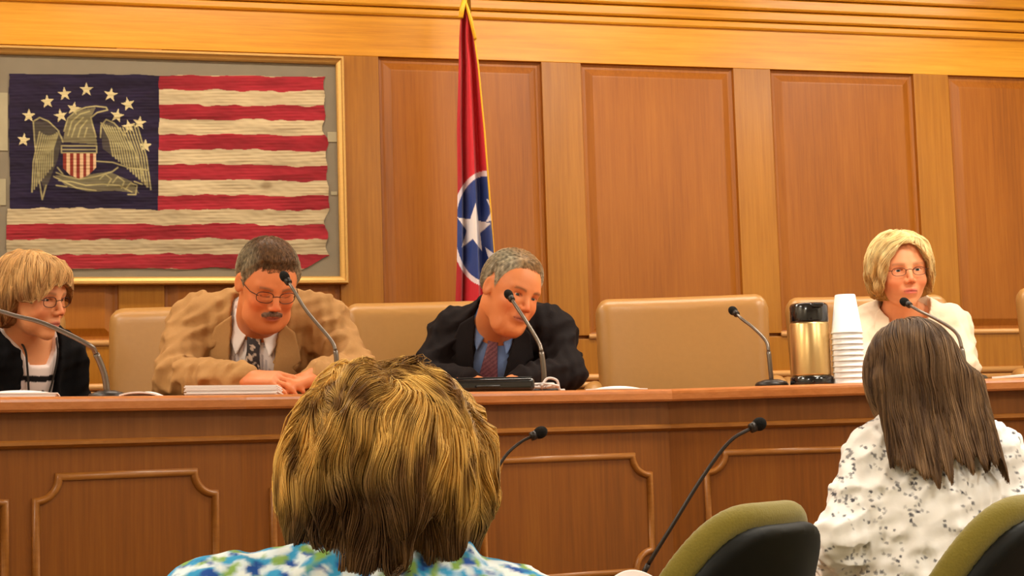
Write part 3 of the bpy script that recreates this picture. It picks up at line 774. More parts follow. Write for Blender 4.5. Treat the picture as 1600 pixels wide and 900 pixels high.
red = lin((156, 40, 52)); redd = lin((150, 28, 46)); wht = lin((204, 182, 148)); blue = lin((38, 30, 56)); goldc = lin((186, 172, 122))
nn = 0.5 + 0.5 * np.clip(nz(P3 * np.array([0.3, 1.6, 1]), 0.25, 3), -1, 1)
colr = np.where((row % 2 == 0)[..., None], red * (0.8 + 0.4 * nn[..., None]) , wht * (0.86 + 0.2 * nn[..., None]))
lowf = np.clip((row - 8) / 4.0, 0, 1)[..., None]
colr = colr * (1 - 0.22 * lowf * (row % 2 == 1)[..., None])
cant = (X < 248 + 0.6 * wob) & (row < 9)
bl = blue * (0.8 + 0.5 * nn[..., None])
colr = np.where(cant[..., None], bl, colr)
for i, (sx, sy) in enumerate([(135, 140), (173, 148), (200, 163), (218, 192), (227, 228), (201, 198), (183, 181), (101, 147), (74, 159), (115, 170), (95, 181), (45, 181), (37, 219)]):
    inside = poly2(X.ravel(), -Y.ravel(), [(a_, -b_) for a_, b_ in star_pts(sx, sy, 11.5, 0.2 * math.sin(i * 2.3))]).reshape(X.shape) < 0
    colr = np.where((inside & cant)[..., None], lin((214, 196, 150)), colr)
strokes = []
def wing(root, tip, n, spread, sgn):
    for k in range(n):
        t = k / (n - 1); x0 = root[0] + (tip[0] - root[0]) * t * 0.75; y0 = root[1] + 8 * math.sin(t * 3)
        x1 = root[0] + (tip[0] - root[0]) * (0.25 + 0.8 * t); y1 = tip[1] - (1 - t) * spread
        strokes.append([(x0, y0), (x0 * .5 + x1 * .5 + sgn * 4, (y0 + y1) / 2), (x1, y1)])
wing((92, 205), (52, 300), 10, 40, -1)
wing((158, 192), (232, 296), 14, 52, 1)
strokes += [[(52, 190), (62, 184), (76, 190), (90, 203), (97, 218)], [(157, 215), (158, 196), (166, 187), (178, 192), (196, 212), (212, 240), (224, 275), (230, 292)],
            [(52, 190), (54, 220), (58, 260), (66, 312), (72, 290)], [(100, 205), (106, 185), (118, 174), (134, 168), (150, 166), (166, 168), (168, 172), (152, 176), (142, 184), (146, 200), (150, 214)],
            [(106, 212), (112, 190), (126, 178), (140, 174)], [(112, 214), (118, 196), (130, 184)], [(122, 214), (126, 200), (136, 188)], [(132, 214), (136, 200)], [(98, 222), (96, 214)],
            [(96, 228), (151, 228), (151, 239), (96, 239), (96, 228)], [(96, 234), (151, 234)],
            [(88, 270), (104, 276), (124, 280), (150, 276), (176, 268), (184, 262)], [(92, 282), (112, 284), (134, 290), (160, 288), (186, 290), (206, 300)],
            [(84, 276), (100, 284), (120, 294), (150, 298)], [(150, 252), (176, 254), (200, 262), (230, 266)], [(196, 296), (204, 286), (214, 290), (212, 304), (200, 304)], [(176, 286), (184, 276), (194, 284), (190, 294)], [(156, 280), (164, 272), (174, 280), (168, 290)],
            [(90, 262), (98, 272)], [(88, 290), (104, 292)], [(210, 284), (222, 288)]]
dd = np.full(X.shape, 1e9)
for s_ in strokes: dd = np.minimum(dd, dist_poly(X, Y, s_))
fill = np.clip(1.35 - dd / 1.25, 0, 1) * (0.65 + 0.35 * nn)
body = poly2(X.ravel(), -Y.ravel(), [(98, -222), (104, -190), (118, -174), (150, -168), (142, -184), (150, -214), (152, -226)]).reshape(X.shape) < 0
tail = poly2(X.ravel(), -Y.ravel(), [(86, -274), (120, -276), (170, -268), (206, -284), (218, -302), (180, -298), (140, -300), (104, -292)]).reshape(X.shape) < 0
wingf = (poly2(X.ravel(), -Y.ravel(), [(158, -192), (178, -192), (212, -240), (230, -294), (200, -262), (160, -232)]).reshape(X.shape) < 0) | (poly2(X.ravel(), -Y.ravel(), [(52, -190), (76, -188), (97, -218), (90, -250), (70, -300), (60, -270)]).reshape(X.shape) < 0)
colr = np.where((body & cant)[..., None], colr * 0.45 + goldc * 0.38, colr)
colr = np.where((tail & cant)[..., None], colr * 0.6 + goldc * 0.30, colr)
colr = np.where((wingf & cant)[..., None], colr * 0.8 + goldc * 0.12, colr)
shield = (poly2(X.ravel(), -Y.ravel(), [(98, -240), (150, -240), (150, -262), (138, -274), (124, -280), (110, -274), (98, -262)]).reshape(X.shape) < 0) & cant
colr = np.where(shield[..., None], np.where(((X // 5.2).astype(int) % 2 == 0)[..., None], lin((214, 176, 140)), lin((134, 50, 42))), colr)
fk = (fill * cant * (~shield | (dd < 1.0)))[..., None]
colr = colr * (1 - fk) + goldc * fk
stain = np.exp(-(((X - 416) / 9) ** 2 + ((Y - 290) / 6) ** 2) ** 2)[..., None] * 0.6
colr = colr * (1 - stain) + lin((120, 92, 60)) * stain
# ragged outline: cloth cut away where worn
rag_r = 506 + (Y - 118) * 0.03 + 3.5 * nz(P3 * np.array([0.2, 1, 1]), 0.22, 5)
rag_b = 421 - 7 * np.clip((X - 60) / 300, 0, 1) * (0.5 + 0.5 * nz(P3, 0.06, 6)) - 18 * np.clip((X - 470) / 40, 0, 1)
keep = (X > 14.5 + (Y > 326) * -4 + 0.8 * wob) & (X < rag_r) & (Y > 114.5 + X * 0.010 + 0.8 * nz(P3, 0.1, 8)) & (Y < rag_b)
ph = 0.0016 * nz(P3 * np.array([0.35, 2.0, 1]), 0.16, 9) + 0.0008 * nz(P3 * np.array([0.6, 2.4, 1]), 0.4, 10)
# plane map: pixel to wall through a projective fit of four corners
crn = [PW(8, 108, 0.014), PW(516, 108, 0.014), PW(8, 424, 0.014), PW(516, 424, 0.014)]
rr_ = cf[None, None] + cr[None, None] * ((X[..., None] - 800) / FPX) + cu[None, None] * ((450 - Y[..., None]) / FPX)
W3 = EYE + rr_ * ((DWALL - 0.013) / rr_[..., 1:2]); W3[..., 1] -= 0.002 + ph
idx = np.arange(NX * NY).reshape(NY, NX)
q = np.stack([idx[:-1, :-1], idx[1:, :-1], idx[1:, 1:], idx[:-1, 1:]], -1)
kq = keep[:-1, :-1] & keep[1:, :-1] & keep[1:, 1:] & keep[:-1, 1:]
mk('flag_cloth', W3.reshape(-1, 3), q[kq], M['cloth_v'], fr, fo, col=colr.reshape(-1, 3))
for (px, py, w, h) in ((519, 214, 0.034, 0.036), (522, 302, 0.022, 0.012), (4, 190, 0.034, 0.20), (2, 300, 0.03, 0.09)):
    MB().box(PW(px, py, 0.0125), (w, 0.002, h)).build('mounting_tape', M['tape'], fr, fo, smooth=False)

# ================================================================== STATE FLAG ON ITS POLE
dF = 5.80
pb = P(730, -20, dF + 0.075); pb[2] = ZF
fg = thing('flag_on_pole', 'red flag with a blue disc of white stars, hanging folded from an upright pole', 'flag', pb)
ptop = P(728, -26, dF)[2]
MB().lathe([(0, 0), (0.14, 0), (0.14, 0.02), (0.05, 0.05), (0.022, 0.09), (0, 0.09)], 32).build('base', M['brass'], fg)
MB().tube([(0, 0, 0.05), (0, 0, ptop - ZF)], 0.0115, 14).build('pole', M['brass'], fg)
MB().lathe([(0, 0), (0.018, 0.0), (0.012, 0.012), (0.02, 0.03), (0.024, 0.045), (0.014, 0.075), (0.0, 0.11)], 20, (0, 0, ptop - ZF)).build('finial', M['brass'], fg)
ys = np.linspace(12, 690, 460); NV = len(ys)
xl = np.interp(ys, [12, 30, 60, 100, 200, 300, 400, 480, 690], [722, 719, 717, 716, 713, 714, 713, 710, 704])
xr = np.interp(ys, [12, 30, 60, 100, 200, 300, 400, 480, 690], [731, 738, 742, 748, 758, 766, 774, 781, 792])
NU = 150; s = np.linspace(0, 1, NU)
# folded section: cloth comes forward in pleats; s runs along the cloth from the pole side to the fringe
XX = xl[:, None] + (xr - xl)[:, None] * (s[None, :] + 0.045 * np.sin(s[None, :] * 16 + 0.4))
dep = dF - 0.028 - 0.022 * np.sin(s[None, :] * 2 * PI * 2.1 + 0.8 + ys[:, None] * 0.0022) * np.interp(ys, [12, 80, 300], [0.4, 0.8, 1.2])[:, None] - 0.004 * np.sin(s[None, :] * 30 + ys[:, None] * 0.01)
YY = ys[:, None] + 0 * XX
rr_ = cf + cr * ((XX[..., None] - 800) / FPX) + cu * ((450 - YY[..., None]) / FPX)
W3 = EYE + rr_ * dep[..., None]
redc = lin((206, 30, 44)); col = np.zeros(XX.shape + (3,)) + redc
col[:] = np.where((s < 0.26)[None, :, None], lin((176, 20, 30)), redc)  # pole-side fold darker: its shade is painted into the cloth red
ex, ey, ax_, ay_ = 759.0, 357.0, 54.0, 90.0
el = np.sqrt(((XX - ex) / ax_) ** 2 + ((YY - ey) / ay_) ** 2)
ringw = (el < 1.0); col[ringw] = lin((236, 220, 222))
bl_ = np.sqrt(((XX - ex) / (ax_ - 6)) ** 2 + ((YY - ey) / (ay_ - 8)) ** 2) < 1.0; col[bl_] = lin((34, 58, 128))
for (cx, cy, r_, rot, sq) in ((740, 357, 41, 0.12, 0.68), (777, 330, 32, 0.35, 0.7), (775, 412, 36, 0.5, 0.7)):
    ins = poly2(((XX - cx) / sq).ravel(), (-(YY - cy)).ravel(), [(a_, -b_) for a_, b_ in star_pts(0, 0, r_, rot)]).reshape(XX.shape) < 0
    col[ins] = lin((244, 232, 228))
idx = np.arange(NU * NV).reshape(NV, NU)
q = np.stack([idx[:-1, :-1], idx[1:, :-1], idx[1:, 1:], idx[:-1, 1:]], -1).reshape(-1, 4)
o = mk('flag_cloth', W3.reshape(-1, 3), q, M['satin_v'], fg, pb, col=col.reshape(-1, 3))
MB().tube(W3[::6, -1], 0.0032, 6).build('gold_fringe', M['fringe'], fg, pb)
MB().tube(spline([P(727, 4, dF - .03), P(733, 22, dF - .05), P(738, 42, dF - .055), P(743, 62, dF - .05)], 20), 0.010, 8, flat=0.5).build('gold_cord', M['fringe'], fg, pb)
MB().tube(spline([P(726, 0, dF - .03), P(722, 14, dF - .05), P(720, 28, dF - .045)], 12), 0.009, 8).build('gold_cord', M['fringe'], fg, pb)

# ================================================================== PEOPLE
def fwd_dir(yaw, pitch, base=None):
    """yaw 0 looks horizontally at the viewer, positive to the viewer's right; positive pitch looks up"""
    y, p_ = R(yaw), R(pitch)
    return math.cos(p_) * (math.cos(y) * hc + math.sin(y) * hr) + math.sin(p_) * UP
def head_frame(yaw, pitch, roll=0.0):
    f = fwd_dir(yaw, pitch); x = np.cross(f, UP); x /= np.linalg.norm(x); z = np.cross(x, f)
    a = R(roll); x2 = x * math.cos(a) + z * math.sin(a); z2 = z * math.cos(a) - x * math.sin(a)
    return np.stack([x2, f, z2], 1)

def skull_d(q):
    d = ell(q, (0, -0.014, 0.030), (0.0765, 0.097, 0.086))
    d = smin(d, ell(q, (0, 0.022, 0.0), (0.066, 0.066, 0.078)), 0.03)
    d = smin(d, ell(q, (0, 0.022, -0.058), (0.054, 0.057, 0.050)), 0.035)
    return d
def head_d(q, w):
    """w: dict(fem, jowl, eyes 'open'|'down', smile)"""
    fem = w.get('fem', 0); jl = w.get('jowl', 0)
    d = skull_d(q)
    d = smin(d, ell(q, (0, 0.066, -0.098), (0.021 - 0.003 * fem, 0.017, 0.016)), 0.03)
    for s in (-1, 1):
        d = smin(d, ell(q, (s * 0.040, 0.058, -0.030), (0.021, 0.022, 0.020)), 0.02)
        if jl: d = smin(d, ell(q, (s * 0.040, 0.040, -0.082), (0.026 * jl, 0.032, 0.030)), 0.03)
        d = smin(d, cone(q, (s * 0.012, 0.080, 0.022), 0.008, (s * 0.044, 0.066, 0.024), 0.008), 0.014)
        # socket, then lid and eyeball bulge
        d = smax(d, -ell(q, (s * 0.031, 0.094, 0.004), (0.017, 0.016, 0.0125)), 0.012)
        d = smin(d, norm3(q - np.array([s * 0.0305, 0.0665, 0.003], np.float32)) - 0.0135, 0.003)
        if w.get('eyes', 'open') == 'open':
            e = q - np.array([s * 0.0305, 0.0665, 0.0025], np.float32)
            op = np.maximum(np.abs(e[..., 2]) - 0.0052 * (1 - (e[..., 0] / 0.0145) ** 2), 0.0075 - e[..., 1])
            d = np.maximum(d, -np.maximum(op, -(norm3(e) - 0.0118)))
    if jl: d = smin(d, ell(q, (0, 0.045, -0.108), (0.040, 0.034, 0.024)), 0.03)
    # nose
    d = smin(d, cone(q, (0, 0.083, 0.012), 0.0075, (0, 0.106, -0.028), 0.0095 - 0.001 * fem), 0.010)
    for s in (-1, 1): d = smin(d, ell(q, (s * 0.0115, 0.096, -0.033), (0.0075, 0.011, 0.0075)), 0.006)
    # lips
    d = smin(d, ell(q, (0, 0.078, -0.062), (0.026, 0.018, 0.018)), 0.014)
    d = smin(d, cone(q, (-0.017, 0.087, -0.0600), 0.0036, (0, 0.0945, -0.0585), 0.0048), 0.004)
    d = smin(d, cone(q, (0.017, 0.087, -0.0600), 0.0036, (0, 0.0945, -0.0585), 0.0048), 0.004)
    d = smin(d, cone(q, (-0.013, 0.0875, -0.0685), 0.004, (0.013, 0.0875, -0.0685), 0.004), 0.004) 
    d = smin(d, ell(q, (0, 0.0905, -0.0690), (0.012, 0.006, 0.0052)), 0.004)
    d = smax(d, -cone(q, (-0.021, 0.0975, -0.0640), 0.0022, (0.021, 0.0975, -0.0640), 0.0022), 0.003)
    # ears
    for s in (-1, 1):
        Re = np.array([[math.cos(s * 0.45), -math.sin(s * 0.45), 0], [math.sin(s * 0.45), math.cos(s * 0.45), 0], [0, 0, 1]])
        e = ell(q, (s * 0.079, -0.012, -0.006), (0.0065, 0.018, 0.031), Re)
        e = smax(e, -ell(q, (s * 0.0865, -0.008, -0.002), (0.006, 0.011, 0.019), Re), 0.004)
        d = smin(d, e, 0.006)
    return d

def hand_d(p, wr, direc, palm_n, side, curl=0.5, spread=1.0, s=1.0):
    """palm, four unequal bent fingers and a thumb; side +1 puts the thumb on +x of the hand frame"""
    y = np.asarray(direc, float); y /= np.linalg.norm(y); z = np.asarray(palm_n, float); z = z - y * (y @ z); z /= np.linalg.norm(z); x = np.cross(y, z)
    Fm = np.stack([x, y, z], 1)
    q = ((p - np.asarray(wr, np.float32)) @ Fm.astype(np.float32)) / s
    d = rbox(q, (0, 0.045, 0), (0.037, 0.045, 0.013), 0.012)
    d = smin(d, ell(q, (side * 0.020, 0.028, -0.008), (0.020, 0.030, 0.014)), 0.012)
    d = smin(d, cone(q, (0, -0.02, 0), 0.024, (0, 0.02, 0), 0.020), 0.02)
    for i, (bx, L) in enumerate(((0.030, 0.070), (0.0105, 0.078), (-0.010, 0.072), (-0.029, 0.056))):
        bx *= side; a = curl * (0.85 + 0.12 * i); pos = np.array([bx, 0.086 - 0.003 * i, 0.0]); ang = 0.0; r = 0.0088 - 0.0004 * i
        sp = bx * 1.6 * spread
        for j, f in enumerate((0.45, 0.31, 0.24)):
            ang += a * (0.8, 1.0, 0.7)[j]
            dv = np.array([sp * 0.5, math.cos(ang), -math.sin(ang)]); dv /= np.linalg.norm(dv); nx = pos + dv * L * f
            d = smin(d, cone(q, pos, r, nx, r * 0.9), 0.003 if j else 0.006); pos = nx; r *= 0.9
    a0 = np.array([side * 0.030, 0.022, -0.008]); a1 = a0 + np.array([side * 0.026, 0.030, -0.010]); a2 = a1 + np.array([side * 0.008, 0.028, -0.010 - 0.01 * curl])
    d = smin(d, cone(q, a0, 0.0125, a1, 0.0105), 0.008); d = smin(d, cone(q, a1, 0.0105, a2, 0.0085), 0.003)
    return d * s

class Person:
    def __init__(s, name_label, **k):
        s.k = k
        s.H = np.asarray(k['head'], float); s.HM = head_frame(*k['look']); s.hs = k.get('hs', 1.0)
        s.N = np.asarray(k['neck'], float); s.SR, s.SL = [np.asarray(k[a], float) for a in ('SR', 'SL')]
        s.hip = np.asarray(k['hip'], float)
        z = s.N - s.hip; s.L = np.linalg.norm(z); z = z / s.L
        x = s.SR - s.SL; x = x - z * (x @ z); x /= np.linalg.norm(x); y = np.cross(z, x)
        s.T = np.stack([x, y, z], 1)
        s.ER, s.WR, s.EL, s.WL = [np.asarray(k[a], float) for a in ('ER', 'WR', 'EL', 'WL')]
        s.w = k.get('w', 1.0); s.dp = k.get('dp', 1.0); s.belly = k.get('belly', 1.0); s.fem = k.get('fem', 0)
        s.face = dict(fem=s.fem, jowl=k.get('jowl', 0), eyes=k.get('eyes', 'open'))
        s.seat_z = k['seat_z']; s.foot_z = k['foot_z']
        base = np.array([s.hip[0], s.hip[1], s.foot_z]); s.org = base
        s.root = thing('person', name_label, 'person', base)
        s.armr = k.get('armr', 1.0)
    def tl(s, p): return (p - s.N.astype(np.float32)) @ s.T.astype(np.float32)
    def hl(s, p): return ((p - s.H.astype(np.float32)) @ s.HM.astype(np.float32)) / s.hs
    def hw(s, v): return s.H + s.HM @ (np.asarray(v, float) * s.hs)
    def tw(s, v): return s.N + s.T @ np.asarray(v, float)
    def torso(s, p, g):
        q = s.tl(p); w, L = s.w, s.L; k_ = 0.05
        sr, sl = s.T.T @ (s.SR - s.N), s.T.T @ (s.SL - s.N)
        d = ell(q, (0, -0.008, -0.20), (0.150 * w + g, 0.108 * s.dp + g, 0.19 + g))
        d = smin(d, ell(q, (0, 0.0, -0.11), (0.135 * w + g, 0.088 * s.dp + g, 0.10 + g)), k_)
        d = smin(d, ell(q, (0, 0.02 * s.belly, -0.38), (0.143 * w * s.belly ** .4 + g, 0.112 * s.dp * s.belly + g, 0.18 + g)), k_)
        d = smin(d, ell(q, (0, 0, -L), (0.165 * w + g, 0.12 + g, 0.085 + g)), k_)
        r = 0.050 * (w ** .5) * (0.92 if s.fem else 1)
        d = smin(d, cone(q, sr * 0.8, r + g, sl * 0.8, r + g), k_)
        d = smin(d, cone(q, (0, -0.012, 0.025), 0.042 + g, sr * 0.92 + np.array([0, 0, 0.004]), r * 0.85 + g), 0.04)
        d = smin(d, cone(q, (0, -0.012, 0.025), 0.042 + g, sl * 0.92 + np.array([0, 0, 0.004]), r * 0.85 + g), 0.04)
        if s.fem:
            for e in (-1, 1): d = smin(d, ell(q, (e * 0.075, 0.080, -0.22), (0.062 + g, 0.05 + g, 0.058 + g)), 0.04)
        return d
    def arm(s, p, side, g, wrist=1.0, elbow_g=0.0):
        S_, E_, W_ = (s.SR, s.ER, s.WR) if side > 0 else (s.SL, s.EL, s.WL)
        W2 = E_ + (W_ - E_) * wrist; a = s.armr * (0.88 if s.fem else 1)
        d = cone(p, S_, 0.054 * a + g, E_, 0.041 * a + g + elbow_g)
        return smin(d, cone(p, E_, 0.042 * a + g + elbow_g, W2, 0.042 * a + (0.027 - 0.042) * a * wrist + g), 0.02)
    def neck(s, p, g):
        a = s.hw((0, -0.022, -0.05)); r = 0.050 if s.fem else 0.058 * (1 + 0.08 * bool(s.face['jowl']))
        return cone(p, s.N + s.T[:, 2] * -0.04, r * 1.12 + g, a, r + g)
    # -- the continuous body: head, neck, trunk, arms and hands
    def body(s, h=0.0036, skin=(222, 150, 118), hands=None, lips=(190, 88, 80), brow=(120, 92, 70), flush=0.35):
        hands = hands or {}
        def fn(p):
            d = s.torso(p, -0.008)
            d = smin(d, s.neck(p, 0), 0.03)
            for S_, E_, W_ in ((s.SR, s.ER, s.WR), (s.SL, s.EL, s.WL)): d = smin(d, smin(cone(p, S_, 0.040, E_, 0.032), cone(p, E_, 0.032, W_, 0.026), 0.015), 0.03)
            return d
        jn = [s.hw((0, 0, 0)), s.N, s.SR, s.SL, s.ER, s.EL, s.WR, s.WL, s.hip]
        lo, hi = bbox(jn, 0.17)
        def full(p):
            d = fn(p)
            hd = head_d(s.hl(p), s.face) * s.hs
            d = smin(d, hd, 0.012)
            for side in (1, -1):
                if side in hands:
                    kw = hands[side]; W_ = s.WR if side > 0 else s.WL
                    d = smin(d, hand_d(p, W_, **kw), 0.008)
            return d
        V, Fc = solid(full, lo, hi, h)
        q = s.hl(V.astype(np.float32))
        c = np.tile(lin(skin), (len(V), 1)); 
        m = 1 + 0.05 * nz(V, 60, 21)[:, None]; c = c * m
        def blend(w_, col_):
            nonlocal c
            w_ = np.clip(w_, 0, 1)[:, None]; c = c * (1 - w_) + lin(col_) * w_
        face = np.exp(-(norm3(q - np.array([0, 0.05, -0.02])) / 0.10) ** 4)
        red_ = (skin[0], int(skin[1] * 0.72), int(skin[2] * 0.66))
        for e in (-1, 1): blend(flush * np.exp(-(norm3(q - np.array([e * 0.042, 0.068, -0.034])) / 0.024) ** 2), red_)
        blend(flush * np.exp(-(norm3(q - np.array([0, 0.11, -0.03])) / 0.016) ** 2), red_)
        lp = np.exp(-(((q[:, 0]) / 0.022) ** 4 + ((q[:, 2] + 0.064) / 0.0085) ** 4)) * (q[:, 1] > 0.07)
        blend(0.85 * lp, lips)
        blend(0.9 * np.exp(-((q[:, 2] + 0.064) / 0.0016) ** 2) * (np.abs(q[:, 0]) < 0.022) * (q[:, 1] > 0.07), (96, 40, 38))
        for e in (-1, 1):
            x = (q[:, 0] * e - 0.031); zb = 0.0235 - 9.0 * (x - 0.002) ** 2
            blend(0.75 * np.exp(-((q[:, 2] - zb) / 0.0038) ** 2) * (np.abs(x) < 0.018) * (q[:, 1] > 0.05), brow)
            lash = np.exp(-((q[:, 2] - (0.0085 - 22 * x ** 2 if s.face['eyes'] == 'open' else -0.0045 + 14 * x ** 2)) / 0.0016) ** 2) * (np.abs(x) < 0.0145) * (q[:, 1] > 0.06)
            blend(0.8 * lash, (60, 36, 30))
            blend(0.35 * np.exp(-(norm3((q - np.array([e * 0.031, 0.075, 0.004])) / np.array([1, 1, .7])) / 0.013) ** 2), red_)
            nost = np.exp(-(norm3(q - np.array([e * 0.0065, 0.102, -0.0395])) / 0.0036) ** 2); blend(0.8 * nost, (90, 40, 34))
        o = mk('body', V, Fc, M['skin'], s.root, s.org, col=c)
        if s.face['eyes'] == 'open':
            for e in (-1, 1):
                cc = np.array([e * 0.0305, 0.0665, 0.0025]); n = 20; VV, Fq = [], []
                for i in range(n + 1):
                    for j in range(2 * n):
                        t, u = PI * i / n, PI * j / n
                        VV.append((math.sin(t) * math.cos(u), math.cos(t), math.sin(t) * math.sin(u)))
                for i in range(n):
                    for j in range(2 * n): Fq.append((i * 2 * n + j, i * 2 * n + (j + 1) % (2 * n), (i + 1) * 2 * n + (j + 1) % (2 * n), (i + 1) * 2 * n + j))
                VV = np.array(VV); ang = np.arccos(np.clip(VV[:, 1], -1, 1)) * 0.0125
                cc_ = np.tile(lin((226, 214, 206)), (len(VV), 1)); cc_[ang < 0.0060] = lin((78, 84, 78)); cc_[ang < 0.0028] = lin((10, 10, 10))
                mk('eye', s.H + (cc + VV * 0.0125) * s.hs @ s.HM.T, Fq, M['eyeball'], s.root, s.org, col=cc_)
        return o
    def legs(s, m='trousers', h=0.009, fwd=None, th=1.0):
        """thighs forward along the seat, shins down, and shoes"""
        f = s.T[:, 1].copy() if fwd is None else np.asarray(fwd, float); f[2] = 0; f /= np.linalg.norm(f)
        x = np.cross(f, UP)
        hz = s.hip
        K, A = {}, {}
        for e in (1, -1):
            hp = hz + x * e * 0.09; K[e] = np.array([*(hp + f * 0.42 + x * e * 0.03)[:2], s.foot_z + 0.55]); A[e] = np.array([*(K[e] + f * 0.02)[:2], s.foot_z + 0.09])
        def fn(p):
            d = ell(p, hz + UP * 0.0, (0.185, 0.165, 0.135))
            for e in (1, -1):
                hp = hz + x * e * 0.09 - UP * 0.02
                d = smin(d, cone(p, hp, 0.092 * th, K[e], 0.064 * th), 0.03); d = smin(d, cone(p, K[e], 0.062 * th, A[e], 0.046), 0.02)
            d = smax(d, -(p[..., 2] - (s.foot_z + 0.075)), 0.01)
            return d
        lo, hi = bbox([hz + UP * .13, K[1], K[-1], A[1], A[-1], hz - f * .15 - x * .14, hz - f * .15 + x * .14], 0.1)
        V, Fc = solid(fn, lo, hi, h); mk('trousers' if m != 'skirt' else 'skirt', V, Fc, M['trousers'], s.root, s.org)
        Rm = np.stack([x, f, UP], 1)
        for e in (1, -1):
            a = A[e]; 
            def sh(p):
                d = ell(p, a + f * 0.085 - UP * 0.052, (0.046, 0.125, 0.040), Rm)
                d = smin(d, cone(p, a + UP * 0.0, 0.040, a - UP * 0.05, 0.040), 0.03)
                return smax(d, -(p[..., 2] - s.foot_z - 0.002), 0.004)
            V, Fc = solid(sh, *bbox([a, a + f * .16 - UP * .05, a - f * .04 - UP * .08], 0.06), 0.007)
            mk('shoe', V, Fc, M['shoe'], s.root, s.org)
    def neckhole(s, p, r):
        a = s.hw((0, -0.02, -0.04)); z = s.T[:, 2]
        return cone(p, s.N - z * 0.015 + s.T[:, 1] * 0.012, r, s.N + (a - s.N) * 1.6, r * 1.1)
    def garment(s, name, m, g, h=0.006, arms=True, wrist=0.94, v=None, hole=0.062, hem=-0.07, collar=None, folds=0.004, col=None, fs=22, sleeve_g=0.0, elbow=0.004, hipcut=True, extra=None):
        """a fitted garment; v = polygon cut out of the front in trunk coordinates (x, z)"""
        def fn(p):
            d = s.torso(p, g)
            q = s.tl(p)
            if v is not None: d = np.maximum(d, -np.maximum(poly2(q[..., 0], q[..., 2], v).astype(np.float32), -(q[..., 1] + 0.01)))
            if arms:
                for e in (1, -1): d = smin(d, s.arm(p, e, g + sleeve_g, wrist, elbow), 0.035)
            if collar:
                a = s.hw((0, -0.022, -0.05)); z = (a - s.N); z /= np.linalg.norm(z)
                d = smin(d, cone(p, s.N - z * 0.02, collar[0] + 0.006, s.N + z * collar[1], collar[0]), 0.012)
                top = (p - (s.N + z * (collar[1] + 0.002)).astype(np.float32)) @ z.astype(np.float32)
                d = np.maximum(d, np.where(norm3(p - s.N.astype(np.float32)) < 0.13, top, -1))
            if extra: d = extra(p, d)
            if folds:
                f1 = nz(p * np.array([1, 1, 0.8], np.float32), fs, 31, 8); f2 = nz(p, fs * 2.2, 32, 8)
                d = d + folds * (np.abs(f1) - 0.5) * 0.8 + folds * 0.35 * f2
            d = smax(d, -s.neckhole(p, hole), 0.006)
            if hem is not None: d = np.maximum(d, -(q[..., 2] + s.L - hem))
            return d
        jn = [s.N + s.T[:, 2] * 0.03, s.SR, s.SL, s.hip - UP * 0.02]
        if arms: jn += [s.ER, s.EL, s.WR, s.WL]
        lo, hi = bbox(jn, 0.19 if s.w > 1.05 else 0.165)
        V, Fc = solid(fn, lo, hi, h)
        c = None if col is None else col(s.tl(V.astype(np.float32)), V)
        return mk(name, V, Fc, M[m] if isinstance(m, str) else m, s.root, s.org, col=c)
    def patch(s, name, m, poly, off, th=0.006, h=0.0035, parent=None, col=None, g0=0.0, cut_neck=0.0, edge=0.003):
        """a flat piece of cloth lying on the front of the trunk, outline given in trunk coordinates"""
        poly = np.asarray(poly, float)
        def fn(p):
            q = s.tl(p); t = s.torso(p, 0) - off
            d = smax(smax(t, -(t + th), 0.002), poly2(q[..., 0], q[..., 2], poly).astype(np.float32), edge)
            d = np.maximum(d, -q[..., 1])
            if cut_neck: d = np.maximum(d, -s.neckhole(p, cut_neck))
            return d
        cs = [s.tw((x, y, z)) for x, z in poly for y in (0.0, 0.20)]
        V, Fc = solid(fn, *bbox(cs, 0.01), h)
        if not len(V): return None
        c = None if col is None else col(s.tl(V.astype(np.float32)), V)
        return mk(name, V, Fc, M[m], parent or s.root, s.org, col=c)
    def glasses(s, lens=True, w_=0.021, h_=0.0155, rim=0.0011, square=2.6, drop=-0.002):
        mb = MB(); lms = []
        for e in (1, -1):
            c = np.array([e * 0.0325, 0.093, drop]); pts = []
            for t in np.linspace(0, 2 * PI, 36, endpoint=False):
                ct, st_ = math.cos(t), math.sin(t); k_ = (abs(ct) ** square + abs(st_) ** square) ** (-1 / square)
                x, z = w_ * ct * k_, h_ * st_ * k_
                pts.append(c + np.array([x, -0.25 * abs(x * e + 0.01) * (x * e > -0.01) , z]))
            pw = np.array([s.hw(v) for v in pts]); mb.tube(pw, rim, 6, closed=True)
            cc = pw.mean(0); lms.append(MB().add([cc, *pw], [(0, 1 + i, 1 + (i + 1) % 36) for i in range(36)]))
            mb.tube([s.hw(v) for v in ((e * 0.052, 0.088, drop + 0.004), (e * 0.070, 0.066, drop + 0.006), (e * 0.078, 0.02, 0.006), (e * 0.080, -0.012, 0.010), (e * 0.079, -0.026, -0.004))], rim * 1.1, 6)
        mb.tube([s.hw(v) for v in ((-0.012, 0.094, drop + 0.004), (0, 0.098, drop + 0.007), (0.012, 0.094, drop + 0.004))], rim, 6)
        g_ = mb.build('eyeglasses', M['rim_metal'], s.root, s.org)
        if lens: 
            for lm in lms: lm.build('lens', M['lens'], g_, s.org)

